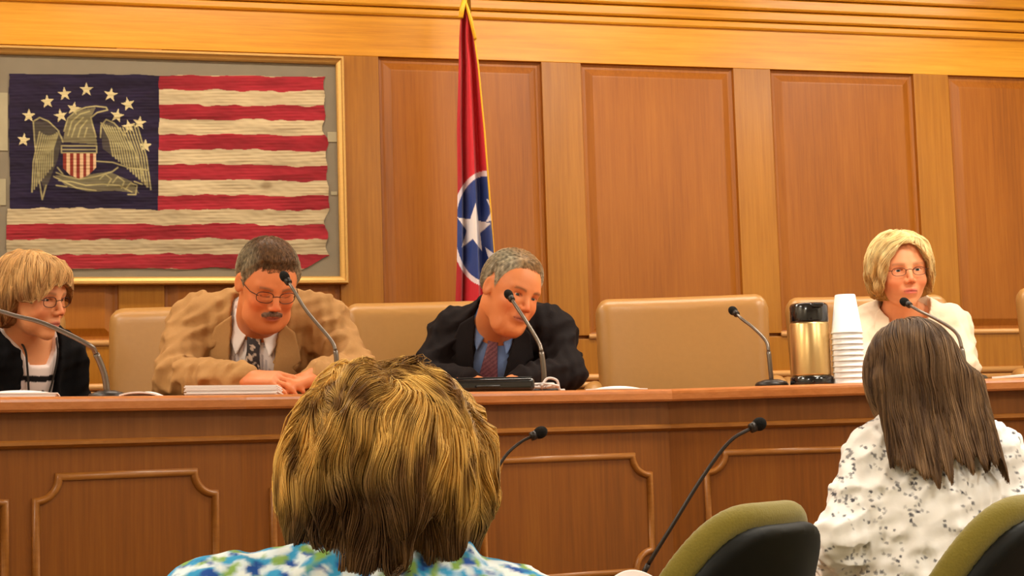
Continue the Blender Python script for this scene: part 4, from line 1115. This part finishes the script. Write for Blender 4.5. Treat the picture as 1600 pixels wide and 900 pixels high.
# ---- hair: a volume grown over with fine strands that follow its surface
def strands(root_pts, sdf, field, n_steps, ds, off, radius, col_fn, stop=None, wander=0.0, wscale=30, sides=3):
    p = root_pts.copy(); N_ = len(p); path = [p.copy()]; alive = np.ones(N_, bool)
    def grad(x):
        e = 0.002; g_ = np.stack([sdf(x + np.eye(3, dtype=np.float32)[i] * e) - sdf(x - np.eye(3, dtype=np.float32)[i] * e) for i in range(3)], -1)
        return g_ / (np.linalg.norm(g_, axis=1)[:, None] + 1e-9)
    lens = RNG.integers(int(n_steps * 0.55), n_steps + 1, N_)
    for k in range(n_steps):
        n_ = grad(p.astype(np.float32))
        v = field(p, k / n_steps)
        if wander: v = v + wander * np.stack([nz(p, wscale, 41), nz(p, wscale, 42), nz(p, wscale, 43)], -1)
        v = v - n_ * (v * n_).sum(1)[:, None]; v /= np.linalg.norm(v, axis=1)[:, None] + 1e-9
        q = p + v * ds
        d = sdf(q.astype(np.float32)); n2 = grad(q.astype(np.float32))
        q = q - n2 * (d - off)[:, None] * 0.8
        mv = alive & (k < lens)
        if stop is not None: alive &= ~stop(q); mv &= alive
        p = np.where(mv[:, None], q, p + v * 1e-5); path.append(p.copy())
    Pt = np.stack(path, 1)                       # N, K, 3
    K = Pt.shape[1]
    Tn = np.gradient(Pt, axis=1); Tn /= np.linalg.norm(Tn, axis=2)[..., None] + 1e-9
    n0 = grad(root_pts.astype(np.float32))[:, None, :]
    B = np.cross(Tn, n0); B /= np.linalg.norm(B, axis=2)[..., None] + 1e-9; Nn = np.cross(B, Tn)
    taper = np.interp(np.linspace(0, 1, K), [0, 0.15, 0.7, 1], [0.5, 1, 0.9, 0.25])[None, :, None] * np.asarray(radius)
    vs = [Pt + taper * (math.cos(2 * PI * j / sides) * B + math.sin(2 * PI * j / sides) * Nn) for j in range(sides)]
    V = np.stack(vs, 2)                          # N,K,sides,3
    c = col_fn(Pt, np.linspace(0, 1, K))         # N,K,3
    C = np.repeat(c[:, :, None, :], sides, 2)
    b = (np.arange(N_)[:, None, None] * K + np.arange(K - 1)[None, :, None]) * sides
    j = np.arange(sides)[None, None, :]; j2 = (j + 1) % sides
    Fq = np.stack([b + j, b + j2, b + sides + j2, b + sides + j], -1).reshape(-1, 4)
    return V.reshape(-1, 3), Fq, C.reshape(-1, 3)

def hair(s, vol, lo, hi, n, field, steps, ds, r, col, h=0.004, stop=None, wander=0.3, wscale=30, off=0.001, relief=0.0025, rscale=60, keep=None, name='hair', svol=None):
    """vol: distance in head coordinates (metres at head scale 1)"""
    vr = vol
    V, Fc = solid(lambda p: vr(p) , lo, hi, h, dense=True)
    c0 = col(V, np.zeros(len(V)))
    idx_ = RNG.choice(len(V), n)
    roots = V[idx_] + RNG.normal(0, h * 0.5, (n, 3))
    if keep is not None: roots = roots[keep(roots)]
    offs = off + relief * (0.5 + 0.5 * np.clip(nz(roots, rscale, 51), -1, 1)) + np.abs(RNG.normal(0, 0.0008, len(roots)))
    jit = RNG.normal(1, 0.16, len(roots)); 
    def cf_(Pt, t):
        a, b = Pt.shape[:2]; cc = col(Pt.reshape(-1, 3), np.repeat(t[None], a, 0).ravel()).reshape(a, b, 3)
        return cc * np.clip(jit, 0.55, 1.5)[:, None, None]
    SV, SF, SC = strands(roots, svol or vr, field, steps, ds, offs, r, cf_, stop, wander, wscale)
    allV = np.vstack([V, SV]); allF = np.vstack([Fc, SF + len(V)]); allC = np.vstack([c0 * 0.75, SC])
    W = s.H + (allV * s.hs) @ s.HM.T
    return mk(name, W, allF, M['hair_v'], s.root, s.org, col=allC)
A3 = lambda *v: np.array(v, np.float32)

def on_trunk(s, x, z, off):
    """point on the front of the trunk at trunk coordinates x, z, lifted by off"""
    ys_ = np.linspace(0.0, 0.30, 160); pts = np.array([s.tw((x, y, z)) for y in ys_], np.float32)
    d = s.torso(pts, 0) - off; i = int(np.argmax(d > 0)); return pts[i].astype(float)
def interp(a, xs, ys_): return np.interp(a.ravel(), xs, ys_).reshape(a.shape).astype(np.float32)
def mix(a, b, t): t = np.clip(t, 0, 1)[..., None]; return lin(a) * (1 - t) + lin(b) * t

# ---------------------------------------------------------------- man in the tan jacket
m2 = Person('person in a tan jacket and dark floral tie, looking down at papers', head=P(418, 443, 4.55), look=(26, -31, 2), hs=0.965, neck=P(404, 497, 4.72), SR=P(302, 508, 4.76), SL=P(508, 507, 4.76), hip=PZ(400, 4.92, 1.08),
            ER=PZ(272, 4.56, ZD + 0.072), WR=PZ(384, 4.30, ZD + 0.054), EL=PZ(556, 4.60, ZD + 0.072), WL=PZ(492, 4.34, ZD + 0.054), w=1.16, dp=1.2, belly=1.25, jowl=1.1, eyes='down', seat_z=0.93, foot_z=ZF, armr=1.08)
m2.body(skin=(214, 128, 78), brow=(120, 92, 74), flush=0.6, hands={1: dict(direc=hr + hc * 0.25 - UP * 0.06, palm_n=UP + hc * 0.5, side=-1, curl=0.35), -1: dict(direc=-hr * 0.9 + hc * 0.5 - UP * 0.25, palm_n=UP + hc * 0.3, side=1, curl=0.5)}, lips=(170, 90, 80))
m2.legs()
m2.garment('shirt', 'white_shirt', 0.006, h=0.005, arms=False, hole=0.056, collar=(0.071, 0.040), folds=0.0, col=lambda q, V: mix((236, 226, 222), (150, 140, 150), 0.7 * (np.abs(((q[:, 0] * 90) % 1) - 0.5) < 0.13)))
m2.garment('jacket', 'tan_suit', 0.024, h=0.0055, v=[(-0.074, 0.07), (0.074, 0.07), (0.066, -0.04), (0.055, -0.20), (0.0, -0.36), (-0.055, -0.20), (-0.066, -0.04)], hole=0.078, folds=0.011, elbow=0.0, fs=62, sleeve_g=-0.010)
tie_col = lambda q, V: mix((44, 30, 30), (196, 170, 150), (nz(V, 420, 61) > 0.7).astype(float) + 0.8 * (nz(V, 330, 62) > 0.9))
m2.patch('tie', 'tie_v', [(-0.021, -0.012), (0.021, -0.012), (0.017, -0.048), (0.034, -0.16), (0.044, -0.34), (0, -0.38), (-0.044, -0.34), (-0.034, -0.16), (-0.017, -0.048)], 0.019, 0.011, col=tie_col)
for e in (1, -1):
    m2.patch('lapel', 'tan_suit', [(e * 0.066, 0.035), (e * 0.112, 0.00), (e * 0.135, -0.075), (e * 0.112, -0.088), (e * 0.128, -0.11), (e * 0.095, -0.22), (e * 0.01, -0.37), (e * 0.0, -0.36), (e * 0.054, -0.20), (e * 0.064, -0.04)], 0.0325, 0.008, cut_neck=0.076)
    m2.patch('collar', 'white_shirt', [(e * 0.010, 0.012), (e * 0.060, 0.045), (e * 0.066, -0.03), (e * 0.046, -0.062)], 0.020, 0.010, col=lambda q, V: mix((240, 230, 226), (150, 140, 150), 0 * q[:, 0]), cut_neck=0.060)
m2.glasses(w_=0.0235, h_=0.0165)
HL2 = lambda y: interp(y, [-0.12, -0.05, -0.025, -0.018, 0.004, 0.016, 0.030, 0.05, 0.09], [-0.060, -0.052, -0.03, 0.030, 0.028, 0.000, 0.032, 0.066, 0.082])
def vol2(q):
    e = q[..., 2] - HL2(q[..., 1]) + 0.003 * nz(q, 260, 88, 8) - 0.003 * np.exp(-((np.abs(q[..., 0]) - 0.046) / 0.014) ** 2) * (q[..., 1] > 0.02)
    return np.maximum(skull_d(q) - np.clip(0.30 * e, -0.004, 0.009) - 0.004 * np.clip(q[..., 2] / .1, 0, 1) * (e > 0.02), -e - 0.004)
def col2(V, t):
    g = np.clip((np.abs(V[..., 0]) - 0.045) / 0.03 + np.clip((0.06 - V[..., 2]) / 0.05, 0, 1) * 0.6, 0, 1)
    return mix((122, 86, 54), (178, 162, 132), g) * (0.85 + 0.25 * nz(V, 400, 63))[..., None]
away = lambda c: (lambda p, k: (p - np.array(c)) * np.array([1, 1, 0.4]) / 0.1 + np.array([0, 0, -0.5]))
hair(m2, vol2, (-0.1, -0.13, -0.08), (0.1, 0.11, 0.14), 6000, lambda p, k: np.stack([p[:, 0] * 4, 0.5 + 0 * p[:, 1], -0.4 + 0 * p[:, 1]], -1), 6, 0.0042, 0.0005, col2, h=0.0035, relief=0.002)
# moustache
mv = lambda q: smin(cone(q, (0, 0.0955, -0.0485), 0.0062, (0.024, 0.084, -0.0580), 0.0045), cone(q, (0, 0.0955, -0.0485), 0.0062, (-0.024, 0.084, -0.0580), 0.0045), 0.004)
hair(m2, mv, (-0.035, 0.07, -0.07), (0.035, 0.108, -0.035), 900, lambda p, k: np.stack([p[:, 0] * 20, 0 * p[:, 0], -1 + 0 * p[:, 0]], -1), 4, 0.0028, 0.0005, lambda V, t: mix((140, 108, 90), (178, 150, 128), 0.5 + 0.5 * nz(V, 200, 64)), h=0.0025, relief=0.001, name='moustache')

# ---------------------------------------------------------------- man in the dark suit
m3 = Person('person in a dark suit, blue shirt and purple tie, head bowed behind a microphone', head=P(799, 455, 4.82), look=(34, -20, 14), hs=0.955, neck=P(776, 506, 4.96), SR=P(708, 523, 5.00), SL=P(864, 521, 4.98), hip=PZ(752, 5.04, 1.08),
            ER=PZ(664, 4.86, ZD + 0.062), WR=PZ(735, 4.72, ZD + 0.042), EL=PZ(886, 4.84, ZD + 0.062), WL=PZ(812, 4.70, ZD + 0.042), w=1.04, dp=1.05, eyes='open', jowl=0.3, seat_z=0.93, foot_z=ZF, armr=1.02)
m3.body(skin=(218, 134, 82), brow=(96, 68, 50), flush=0.45, hands={1: dict(direc=hr + hc * 0.1 - UP * .14, palm_n=UP, side=-1, curl=0.12), -1: dict(direc=-hr + hc * 0.1 - UP * .14, palm_n=UP, side=1, curl=0.12)}, lips=(176, 100, 84))  # brow darkened beyond its pigment for the shade of the eye sockets
m3.legs()
m3.garment('shirt', 'blue_shirt', 0.006, h=0.005, arms=False, hole=0.054, collar=(0.067, 0.045), folds=0.002)
m3.garment('jacket', 'dark_suit', 0.021, h=0.0055, v=[(-0.066, 0.07), (0.066, 0.07), (0.058, -0.03), (0.040, -0.16), (0.0, -0.30), (-0.040, -0.16), (-0.058, -0.03)], hole=0.072, folds=0.009, elbow=0.0, fs=60, sleeve_g=-0.008)
m3.patch('tie', 'tie_v', [(-0.019, -0.010), (0.019, -0.010), (0.015, -0.042), (0.030, -0.15), (0.040, -0.32), (0, -0.36), (-0.040, -0.32), (-0.030, -0.15), (-0.015, -0.042)], 0.018, 0.011, col=lambda q, V: mix((96, 50, 62), (128, 76, 84), (((q[:, 0] + q[:, 2]) * 70) % 1 > 0.6).astype(float)))
for e in (1, -1):
    m3.patch('lapel', 'dark_suit', [(e * 0.060, 0.035), (e * 0.105, 0.00), (e * 0.125, -0.07), (e * 0.104, -0.082), (e * 0.118, -0.10), (e * 0.085, -0.20), (e * 0.01, -0.31), (0, -0.30), (e * 0.040, -0.16), (e * 0.056, -0.03)], 0.029, 0.008, cut_neck=0.070)
    m3.patch('collar', 'blue_shirt', [(e * 0.010, 0.014), (e * 0.058, 0.05), (e * 0.062, -0.03), (e * 0.044, -0.066)], 0.020, 0.010, cut_neck=0.057)
HL3 = lambda y: interp(y, [-0.12, -0.05, -0.025, -0.018, 0.004, 0.016, 0.028, 0.045, 0.065, 0.09], [-0.060, -0.052, -0.03, 0.030, 0.024, -0.006, 0.034, 0.076, 0.098, 0.11])
def vol3(q):
    e = q[..., 2] - HL3(q[..., 1]) + 0.003 * nz(q, 240, 89, 8) + 0.008 * np.cos(q[..., 0] * 40)
    return np.maximum(skull_d(q) - np.clip(0.34 * e, -0.004, 0.011), -e - 0.004)
def col3(V, t):
    g = np.clip((np.abs(V[..., 0]) - 0.03) / 0.03 + np.clip((0.07 - V[..., 2]) / 0.05, 0, 1) * 0.5, 0, 1)
    return mix((176, 140, 96), (206, 194, 168), g) * (0.85 + 0.25 * nz(V, 400, 63))[..., None]
hair(m3, vol3, (-0.1, -0.13, -0.08), (0.1, 0.11, 0.15), 6000, lambda p, k: np.stack([p[:, 0] * 6 - 0.5, -0.5 + 0 * p[:, 1], -0.5 + 0 * p[:, 1]], -1), 8, 0.0042, 0.0005, col3, h=0.0035, relief=0.003)

# ---------------------------------------------------------------- woman in the black cardigan
w1 = Person('person with a blonde bob and glasses in a black cardigan, glancing to the right', head=P(52, 464, 4.62), look=(66, -12, -4), hs=0.97, neck=P(42, 530, 4.72), SR=P(-24, 562, 4.62), SL=P(102, 560, 4.86), hip=PZ(-22, 4.80, 1.08),
            ER=PZ(-56, 4.66, 1.20), WR=PZ(-20, 4.46, 1.15), EL=PZ(118, 4.86, 1.21), WL=PZ(78, 4.60, 1.15), w=0.96, dp=1.0, fem=1, jowl=0, eyes='open', seat_z=0.93, foot_z=ZF, armr=1.0)
w1.body(skin=(228, 156, 108), brow=(160, 120, 90), flush=0.5, hands={1: dict(direc=hr * .8 + hc * 0.4 - UP * .05, palm_n=UP, side=-1, curl=0.3), -1: dict(direc=-hr * 0.4 + hc - UP * .05, palm_n=UP, side=1, curl=0.3)}, lips=(196, 104, 96))
w1.legs()
def top_col(q, V):
    band = (np.abs(q[:, 2] + 0.078) < 0.008) | (np.abs(q[:, 2] + 0.135 + 0.018 * np.sin(q[:, 0] * 90)) < 0.007) | ((np.abs(q[:, 2] + 0.165 + 0.018 * np.sin(q[:, 0] * 90 + 2)) < 0.006))
    return mix((236, 220, 214), (24, 20, 22), band.astype(float))
w1.garment('knit_top', 'white_shirt', 0.006, h=0.0045, arms=False, hole=0.056, v=[(-0.078, 0.06), (0.078, 0.06), (0.058, -0.01), (0.03, -0.045), (-0.03, -0.045), (-0.058, -0.01)], folds=0.002, col=top_col)
w1.garment('cardigan', 'black_knit', 0.018, h=0.0055, v=[(-0.085, 0.08), (0.085, 0.08), (0.064, -0.06), (0.060, -0.2), (0.075, -0.6), (-0.075, -0.6), (-0.060, -0.2), (-0.064, -0.06)], hole=0.072, folds=0.007, fs=60, sleeve_g=-0.004)
w1.glasses(w_=0.022, h_=0.0145)
ly = [on_trunk(w1, x, z, 0.013) for x, z in ((0.060, 0.005), (0.052, -0.04), (0.035, -0.12), (0.012, -0.20), (0.0, -0.24))]
ly2 = [on_trunk(w1, -x, z, 0.013) for x, z in ((0.060, 0.005), (0.052, -0.04), (0.035, -0.12), (0.012, -0.20), (0.0, -0.24))]
mb = MB(); mb.tube(spline([w1.N - w1.T[:, 1] * 0.06 + w1.T[:, 2] * 0.02] + [w1.N + w1.T[:, 0] * 0.075 + w1.T[:, 2] * 0.03] + ly, 40), 0.003, 6); mb.tube(spline([w1.N - w1.T[:, 1] * 0.06 + w1.T[:, 2] * 0.02] + [w1.N - w1.T[:, 0] * 0.075 + w1.T[:, 2] * 0.03] + ly2, 40), 0.003, 6)
mb.build('lanyard', M['lanyard'], w1.root, w1.org)
def vol1(q):
    d = skull_d(q) - 0.014
    d = smin(d, ell(q, (0, -0.045, 0.012), (0.092, 0.080, 0.098)), 0.03)
    d = smin(d, ell(q, (0, -0.030, -0.045), (0.088, 0.064, 0.062)), 0.03)
    d = smin(d, ell(q, (0, 0.052, 0.072), (0.060, 0.040, 0.034)), 0.03)
    bang = interp(q[..., 0], [-0.08, -0.066, -0.04, 0.0, 0.03, 0.05, 0.066, 0.08], [0.0, 0.034, 0.05, 0.060, 0.052, 0.036, 0.012, 0.0])
    cut = np.maximum(q[..., 2] - bang, 0.012 + 0.35 * q[..., 2] - q[..., 1])
    d = smax(d, -cut, 0.008)
    return smax(d, -(q[..., 2] + 0.070 - 0.35 * q[..., 1]), 0.012) + 0.002 * nz(q * A3(1, 1, 0.4), 200, 85, 8)
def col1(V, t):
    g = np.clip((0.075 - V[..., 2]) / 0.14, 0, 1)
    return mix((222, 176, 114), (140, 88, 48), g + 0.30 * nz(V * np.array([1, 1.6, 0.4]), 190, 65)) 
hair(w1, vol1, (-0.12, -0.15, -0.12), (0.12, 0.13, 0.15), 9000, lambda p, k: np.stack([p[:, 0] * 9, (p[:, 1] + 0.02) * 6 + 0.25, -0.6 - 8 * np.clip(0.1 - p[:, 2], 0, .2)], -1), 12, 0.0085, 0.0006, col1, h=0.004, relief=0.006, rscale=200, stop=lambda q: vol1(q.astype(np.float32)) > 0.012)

# ---------------------------------------------------------------- blonde woman in the cream jacket
w4 = Person('person with short blonde hair and glasses in a cream jacket, facing the audience', head=P(1407, 426, 5.22), look=(4, -2, -2), hs=0.99, neck=P(1411, 494, 5.30), SR=P(1354, 514, 5.32), SL=P(1488, 512, 5.32), hip=PZ(1372, 5.33, 1.08),
            ER=PZ(1350, 5.14, ZD + 0.06), WR=PZ(1392, 4.96, ZD + 0.055), EL=PZ(1502, 5.14, ZD + 0.06), WL=PZ(1462, 4.96, ZD + 0.055), w=0.93, dp=0.95, fem=1, eyes='open', seat_z=0.93, foot_z=ZF)
w4.body(skin=(228, 152, 106), brow=(170, 124, 90), flush=0.4, hands={1: dict(direc=hr * .8 + hc * 0.4 - UP * .05, palm_n=UP, side=-1, curl=0.4), -1: dict(direc=-hr * .8 + hc * 0.4 - UP * .05, palm_n=UP, side=1, curl=0.4)}, lips=(204, 92, 88), h=0.0034)
w4.legs()
w4.garment('jacket', 'cream_suit', 0.018, h=0.005, v=[(-0.074, 0.08), (0.074, 0.08), (0.058, -0.04), (0.0, -0.24), (-0.058, -0.04)], hole=0.066, folds=0.006, fs=60, sleeve_g=-0.004)
for e in (1, -1): w4.patch('lapel', 'cream_suit', [(e * 0.066, 0.04), (e * 0.098, 0.0), (e * 0.115, -0.06), (e * 0.094, -0.074), (e * 0.105, -0.09), (e * 0.07, -0.17), (e * 0.01, -0.26), (0, -0.25), (e * 0.055, -0.04)], 0.025, 0.007, cut_neck=0.068)
w4.patch('camisole', 'cream_suit', [(-0.05, -0.13), (0.05, -0.13), (0.04, -0.3), (-0.04, -0.3)], 0.008, 0.008)
w4.glasses(w_=0.021, h_=0.0125, rim=0.0009)
for e in (1, -1):
    c = np.array([e * 0.084, -0.004, -0.052]); ring = [w4.hw(c + np.array([0.002 * e, 0.010 * math.sin(t), 0.016 * math.cos(t)])) for t in np.linspace(0, 2 * PI, 24, endpoint=False)]
    MB().tube(ring, 0.0028, 8, closed=True).build('earring', M['earring'], w4.root, w4.org)
def vol4(q):
    d = skull_d(q) - 0.016
    d = smin(d, ell(q, (0, 0.0, 0.052), (0.086, 0.096, 0.066)), 0.03)
    for e in (1, -1): d = smin(d, ell(q, (e * 0.070, -0.010, -0.006), (0.026, 0.040, 0.056)), 0.025)
    d = smin(d, ell(q, (0, -0.055, -0.02), (0.088, 0.058, 0.085)), 0.03)
    x = q[..., 0]
    # forehead opening: parted on her left, fringe swept across to her right
    line = interp(x, [-0.095, -0.078, -0.066, -0.048, -0.03, -0.01, 0.012, 0.03, 0.045, 0.058, 0.070, 0.08, 0.095], [-0.12, -0.05, 0.035, 0.07, 0.086, 0.096, 0.094, 0.078, 0.058, 0.036, -0.02, -0.08, -0.12])
    cut = np.maximum(q[..., 2] - line, 0.010 - q[..., 1])
    d = smax(d, -cut, 0.006)
    return smax(d, -(q[..., 2] + 0.078 - 0.25 * np.abs(x) + 0.01), 0.012) + 0.0025 * nz(q * A3(1, 1, 0.5), 180, 86, 8)
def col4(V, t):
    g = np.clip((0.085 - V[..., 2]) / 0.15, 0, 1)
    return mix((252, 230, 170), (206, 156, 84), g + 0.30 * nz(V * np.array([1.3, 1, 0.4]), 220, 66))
part = np.array([-0.020, 0.06, 0.13])
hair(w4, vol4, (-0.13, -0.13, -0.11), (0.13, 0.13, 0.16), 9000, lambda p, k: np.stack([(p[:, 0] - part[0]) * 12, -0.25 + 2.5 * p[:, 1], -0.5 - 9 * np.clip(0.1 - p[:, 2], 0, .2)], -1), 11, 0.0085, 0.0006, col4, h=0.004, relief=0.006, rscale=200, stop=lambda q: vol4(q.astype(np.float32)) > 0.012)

# ---------------------------------------------------------------- woman in the white dotted blouse, from behind
w5 = Person('person with long straight brown hair in a white dotted blouse, seen from behind', head=P(1424, 594, 3.56), look=(182, -6, 0), hs=0.98, neck=P(1442, 670, 3.52), SR=P(1556, 716, 3.46), SL=P(1372, 718, 3.46), hip=PZ(1474, 3.24, 0.59),
            ER=P(1622, 850, 3.36), WR=P(1600, 960, 3.55), EL=P(1314, 842, 3.36), WL=P(1300, 906, 3.53), w=0.98, dp=1.0, fem=1, eyes='open', seat_z=0.46, foot_z=0.0)
dv = P(1347, 850, 3.66) - P(1300, 906, 3.53)
w5.body(skin=(232, 164, 132), hands={-1: dict(direc=dv, palm_n=UP - hc * 0.6, side=1, curl=0.35), 1: dict(direc=-hc - UP * 0.1, palm_n=UP, side=-1, curl=0.35)})
w5.legs(fwd=-hc)
def dots_col(q, V):
    g = np.random.default_rng(8); c = np.tile(lin((252, 250, 247)), (len(V), 1)); k = 380
    ctr = V[g.choice(len(V), k)]; pts = []
    for c0 in ctr:
        a = g.uniform(0, 2 * PI); u_, z_ = c0 @ hr, c0[2]; da = g.uniform(-0.8, 0.8)
        for j in range(g.integers(3, 8)):
            a += da + g.normal(0, 0.3); st = g.uniform(0.008, 0.014); u_ += st * math.cos(a); z_ += st * math.sin(a)
            pts.append((u_, z_, c0 @ hc, g.uniform(0.0013, 0.0027), g.uniform(0.25, 0.95)))
    pts = np.array(pts); vu, vz, vd = V @ hr, V[:, 2], V @ hc
    for i in range(0, len(pts), 60):
        b = pts[i:i + 60]; d = np.hypot(vu[:, None] - b[:, 0], vz[:, None] - b[:, 1]); ok = (d < b[:, 3] + 0.001) & (np.abs(vd[:, None] - b[:, 2]) < 0.05)
        t = (ok * b[:, 4]).max(1)[:, None]; c = c * (1 - t) + lin((44, 46, 66)) * t
    return c
w5.garment('blouse', 'lace_v', 0.012, h=0.0038, wrist=0.72, hole=0.058, folds=0.009, fs=75, elbow=0.0, sleeve_g=0.004, col=dots_col, hem=-0.06)
def vol5n(q):
    d = skull_d(q) - 0.013
    d = smin(d, ell(q, (0.0, -0.030, 0.0), (0.096, 0.092, 0.10)), 0.03)
    ax = np.array([0, -0.42, -0.907]); Rm = np.stack([np.array([1, 0, 0]), np.cross(ax * -1, [1, 0, 0]), -ax], 1)
    c = np.array([0.012, -0.136, -0.118]); qq = (q - c.astype(np.float32)) @ Rm.astype(np.float32)
    sl = rbox(qq, (0, 0, -0.02), (0.110, 0.020, 0.14), 0.018) + 0.0 * qq[..., 0]
    d = smin(d, sl, 0.06)
    d = smax(d, -np.maximum(q[..., 1] - 0.03, 0.09 - q[..., 2] * 1.0 - 0.0) * 1.0 if False else -ell(q, (0, 0.115, -0.03), (0.075, 0.085, 0.12)), 0.008)
    return d
def vol5(q):
    return smax(vol5n(q), -0.178 + 0.007 * np.sin(q[..., 0] * 130) - q[..., 2], 0.008)
def col5(V, t):
    n = nz(V * np.array([1, 0.3, 0.06]), 300, 67) * 0.5 + nz(V * np.array([1, 0.3, 0.03]), 800, 68) * 0.45
    c = mix((86, 60, 38), (148, 114, 78), 0.42 + 0.5 * n)
    return c * (1 - 0.12 * np.clip((V[..., 2] - 0.02) / 0.08, 0, 1))[..., None]
f5 = lambda p, k: np.stack([p[:, 0] * 13 * np.clip((p[:, 2] - 0.02) / 0.08, 0, 1) + 0.05 * p[:, 0], -0.6 * np.clip((p[:, 2] - 0.0) / 0.08, 0, 1) - 0.25, -0.25 - 8 * np.clip(0.12 - p[:, 2], 0, .2)], -1)
hair(w5, vol5, (-0.14, -0.24, -0.23), (0.14, 0.10, 0.15), 15000, f5, 16, 0.014, 0.00065, col5, h=0.0045, relief=0.006, rscale=220, wander=0.16, wscale=80, svol=vol5n, stop=lambda q: q[:, 2] < -0.205 + 0.020 * nz(q * A3(1, 0, 0), 260, 91, 8) - 0.022 * np.exp(-((q[:, 0] + 0.03) / 0.05) ** 2))

# ---------------------------------------------------------------- woman in front, short streaked hair
w6 = Person('person nearest the viewer, short streaked blonde hair, blue and green blouse, from behind', head=P(606, 749, 1.82), look=(172, -4, 0), hs=1.0, neck=P(614, 912, 1.79), SR=P(842, 1018, 1.74), SL=P(318, 992, 1.72), hip=PZ(600, 1.70, 0.58),
            ER=PZ(900, 1.86, 0.66), WR=PZ(800, 2.05, 0.62), EL=PZ(270, 1.86, 0.66), WL=PZ(400, 2.05, 0.62), w=1.08, dp=1.05, fem=1, eyes='open', seat_z=0.46, foot_z=0.0, armr=1.1)
w6.body(skin=(226, 160, 124), h=0.0036, hands={1: dict(direc=-hc * 0.6 - hr * 0.5, palm_n=UP, side=-1, curl=0.4), -1: dict(direc=-hc * 0.6 + hr * 0.5, palm_n=UP, side=1, curl=0.4)})
w6.legs(fwd=-hc)
def paint_col(q, V):
    a, b, c_ = nz(V, 210, 71), nz(V, 330, 72), nz(V, 250, 73)
    c = mix((226, 242, 250), (60, 160, 212), (a * 1.6 + 0.6)); 
    k = np.clip(b * 1.8 - 0.5, 0, 1)[:, None]; c = c * (1 - k) + lin((40, 84, 168)) * k
    k = np.clip(c_ * 2.2 - 0.7, 0, 1)[:, None]; c = c * (1 - k) + lin((140, 180, 90)) * k
    k = np.clip(nz(V, 200, 74) * 2.2 - 0.8, 0, 1)[:, None]; return c * (1 - k) + lin((240, 250, 252)) * k
w6.garment('blouse', 'blouse_v', 0.014, h=0.0045, hole=0.060, folds=0.006, fs=60, wrist=0.6, col=paint_col)
def vol6(q):
    d = ell(q, (0.002, -0.008, 0.026), (0.105, 0.106, 0.097))
    d = smin(d, ell(q, (0, -0.020, -0.022), (0.103, 0.090, 0.058)), 0.03)
    d = smin(d, ell(q, (0.002, -0.034, -0.078), (0.082, 0.062, 0.048)), 0.03)
    d = smin(d, ell(q, (-0.01, -0.072, -0.100), (0.030, 0.022, 0.022)), 0.02)
    d = smax(d, -ell(q, (0, 0.125, -0.03), (0.080, 0.095, 0.11)), 0.01)
    d = smax(d, -ell(q, (0.088, 0.03, -0.07), (0.036, 0.05, 0.05)), 0.01)
    return d + 0.0045 * nz(q * A3(1, 1, 0.4), 110, 75, 8) * 0.75 + 0.0020 * nz(q * A3(1, 1, 0.35), 260, 76, 8)
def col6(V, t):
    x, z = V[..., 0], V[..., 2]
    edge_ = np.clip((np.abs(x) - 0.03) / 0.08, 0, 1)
    low = np.clip((0.036 - z - 0.060 * edge_) / 0.06, 0, 1)  # blonde above, brown below: dye plus light and shade, both in the colour
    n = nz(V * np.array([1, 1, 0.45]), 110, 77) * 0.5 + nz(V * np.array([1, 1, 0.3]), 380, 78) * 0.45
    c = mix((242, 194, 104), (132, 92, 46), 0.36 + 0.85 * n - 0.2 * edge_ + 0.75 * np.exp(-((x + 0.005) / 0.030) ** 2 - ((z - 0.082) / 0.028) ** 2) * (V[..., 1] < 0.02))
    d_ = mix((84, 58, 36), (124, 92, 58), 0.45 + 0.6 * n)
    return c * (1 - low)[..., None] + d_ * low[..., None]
cw = np.array([0.006, -0.045, 0.115])
def f6(p, k):
    v = p - cw; r_ = np.linalg.norm(v[:, :2], axis=1)[:, None] + 0.01
    sw = np.stack([-v[:, 1], v[:, 0], 0 * v[:, 0]], -1) / r_
    return v / r_ * 1.0 + 0.75 * sw * np.clip(1.3 - r_ / 0.10, 0.0, 1.2) * np.sign(p[:, :1] + 0.01) * -1 + np.array([0, 0, -0.9]) * np.clip((0.10 - p[:, 2:3]) / 0.08, 0, 1.4)
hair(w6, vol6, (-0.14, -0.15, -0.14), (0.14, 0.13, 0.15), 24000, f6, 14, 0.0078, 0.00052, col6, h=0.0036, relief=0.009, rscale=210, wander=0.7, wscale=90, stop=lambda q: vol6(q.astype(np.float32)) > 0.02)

# the chairs the two women in the audience sit on
for c_, px, d, yw, lab in ((copy_tree(g0), 604, 1.42, 0, 'olive fabric chair under the woman nearest the viewer, below the picture'),):
    put_green(c_, px, d, yw, lab); c_.scale = (1, 1, 0.9)

# ================================================================== RENDER LOOK
w = bpy.data.worlds.new('world'); scn.world = w; w.use_nodes = True
w.node_tree.nodes['Background'].inputs[0].default_value = (0.9, 0.8, 0.7, 1); w.node_tree.nodes['Background'].inputs[1].default_value = 0.05
scn.view_settings.view_transform = 'Standard'; scn.view_settings.look = 'None'; scn.view_settings.gamma = 1.0
scn.view_settings.use_curve_mapping = False
scn.view_settings.exposure = 0.25
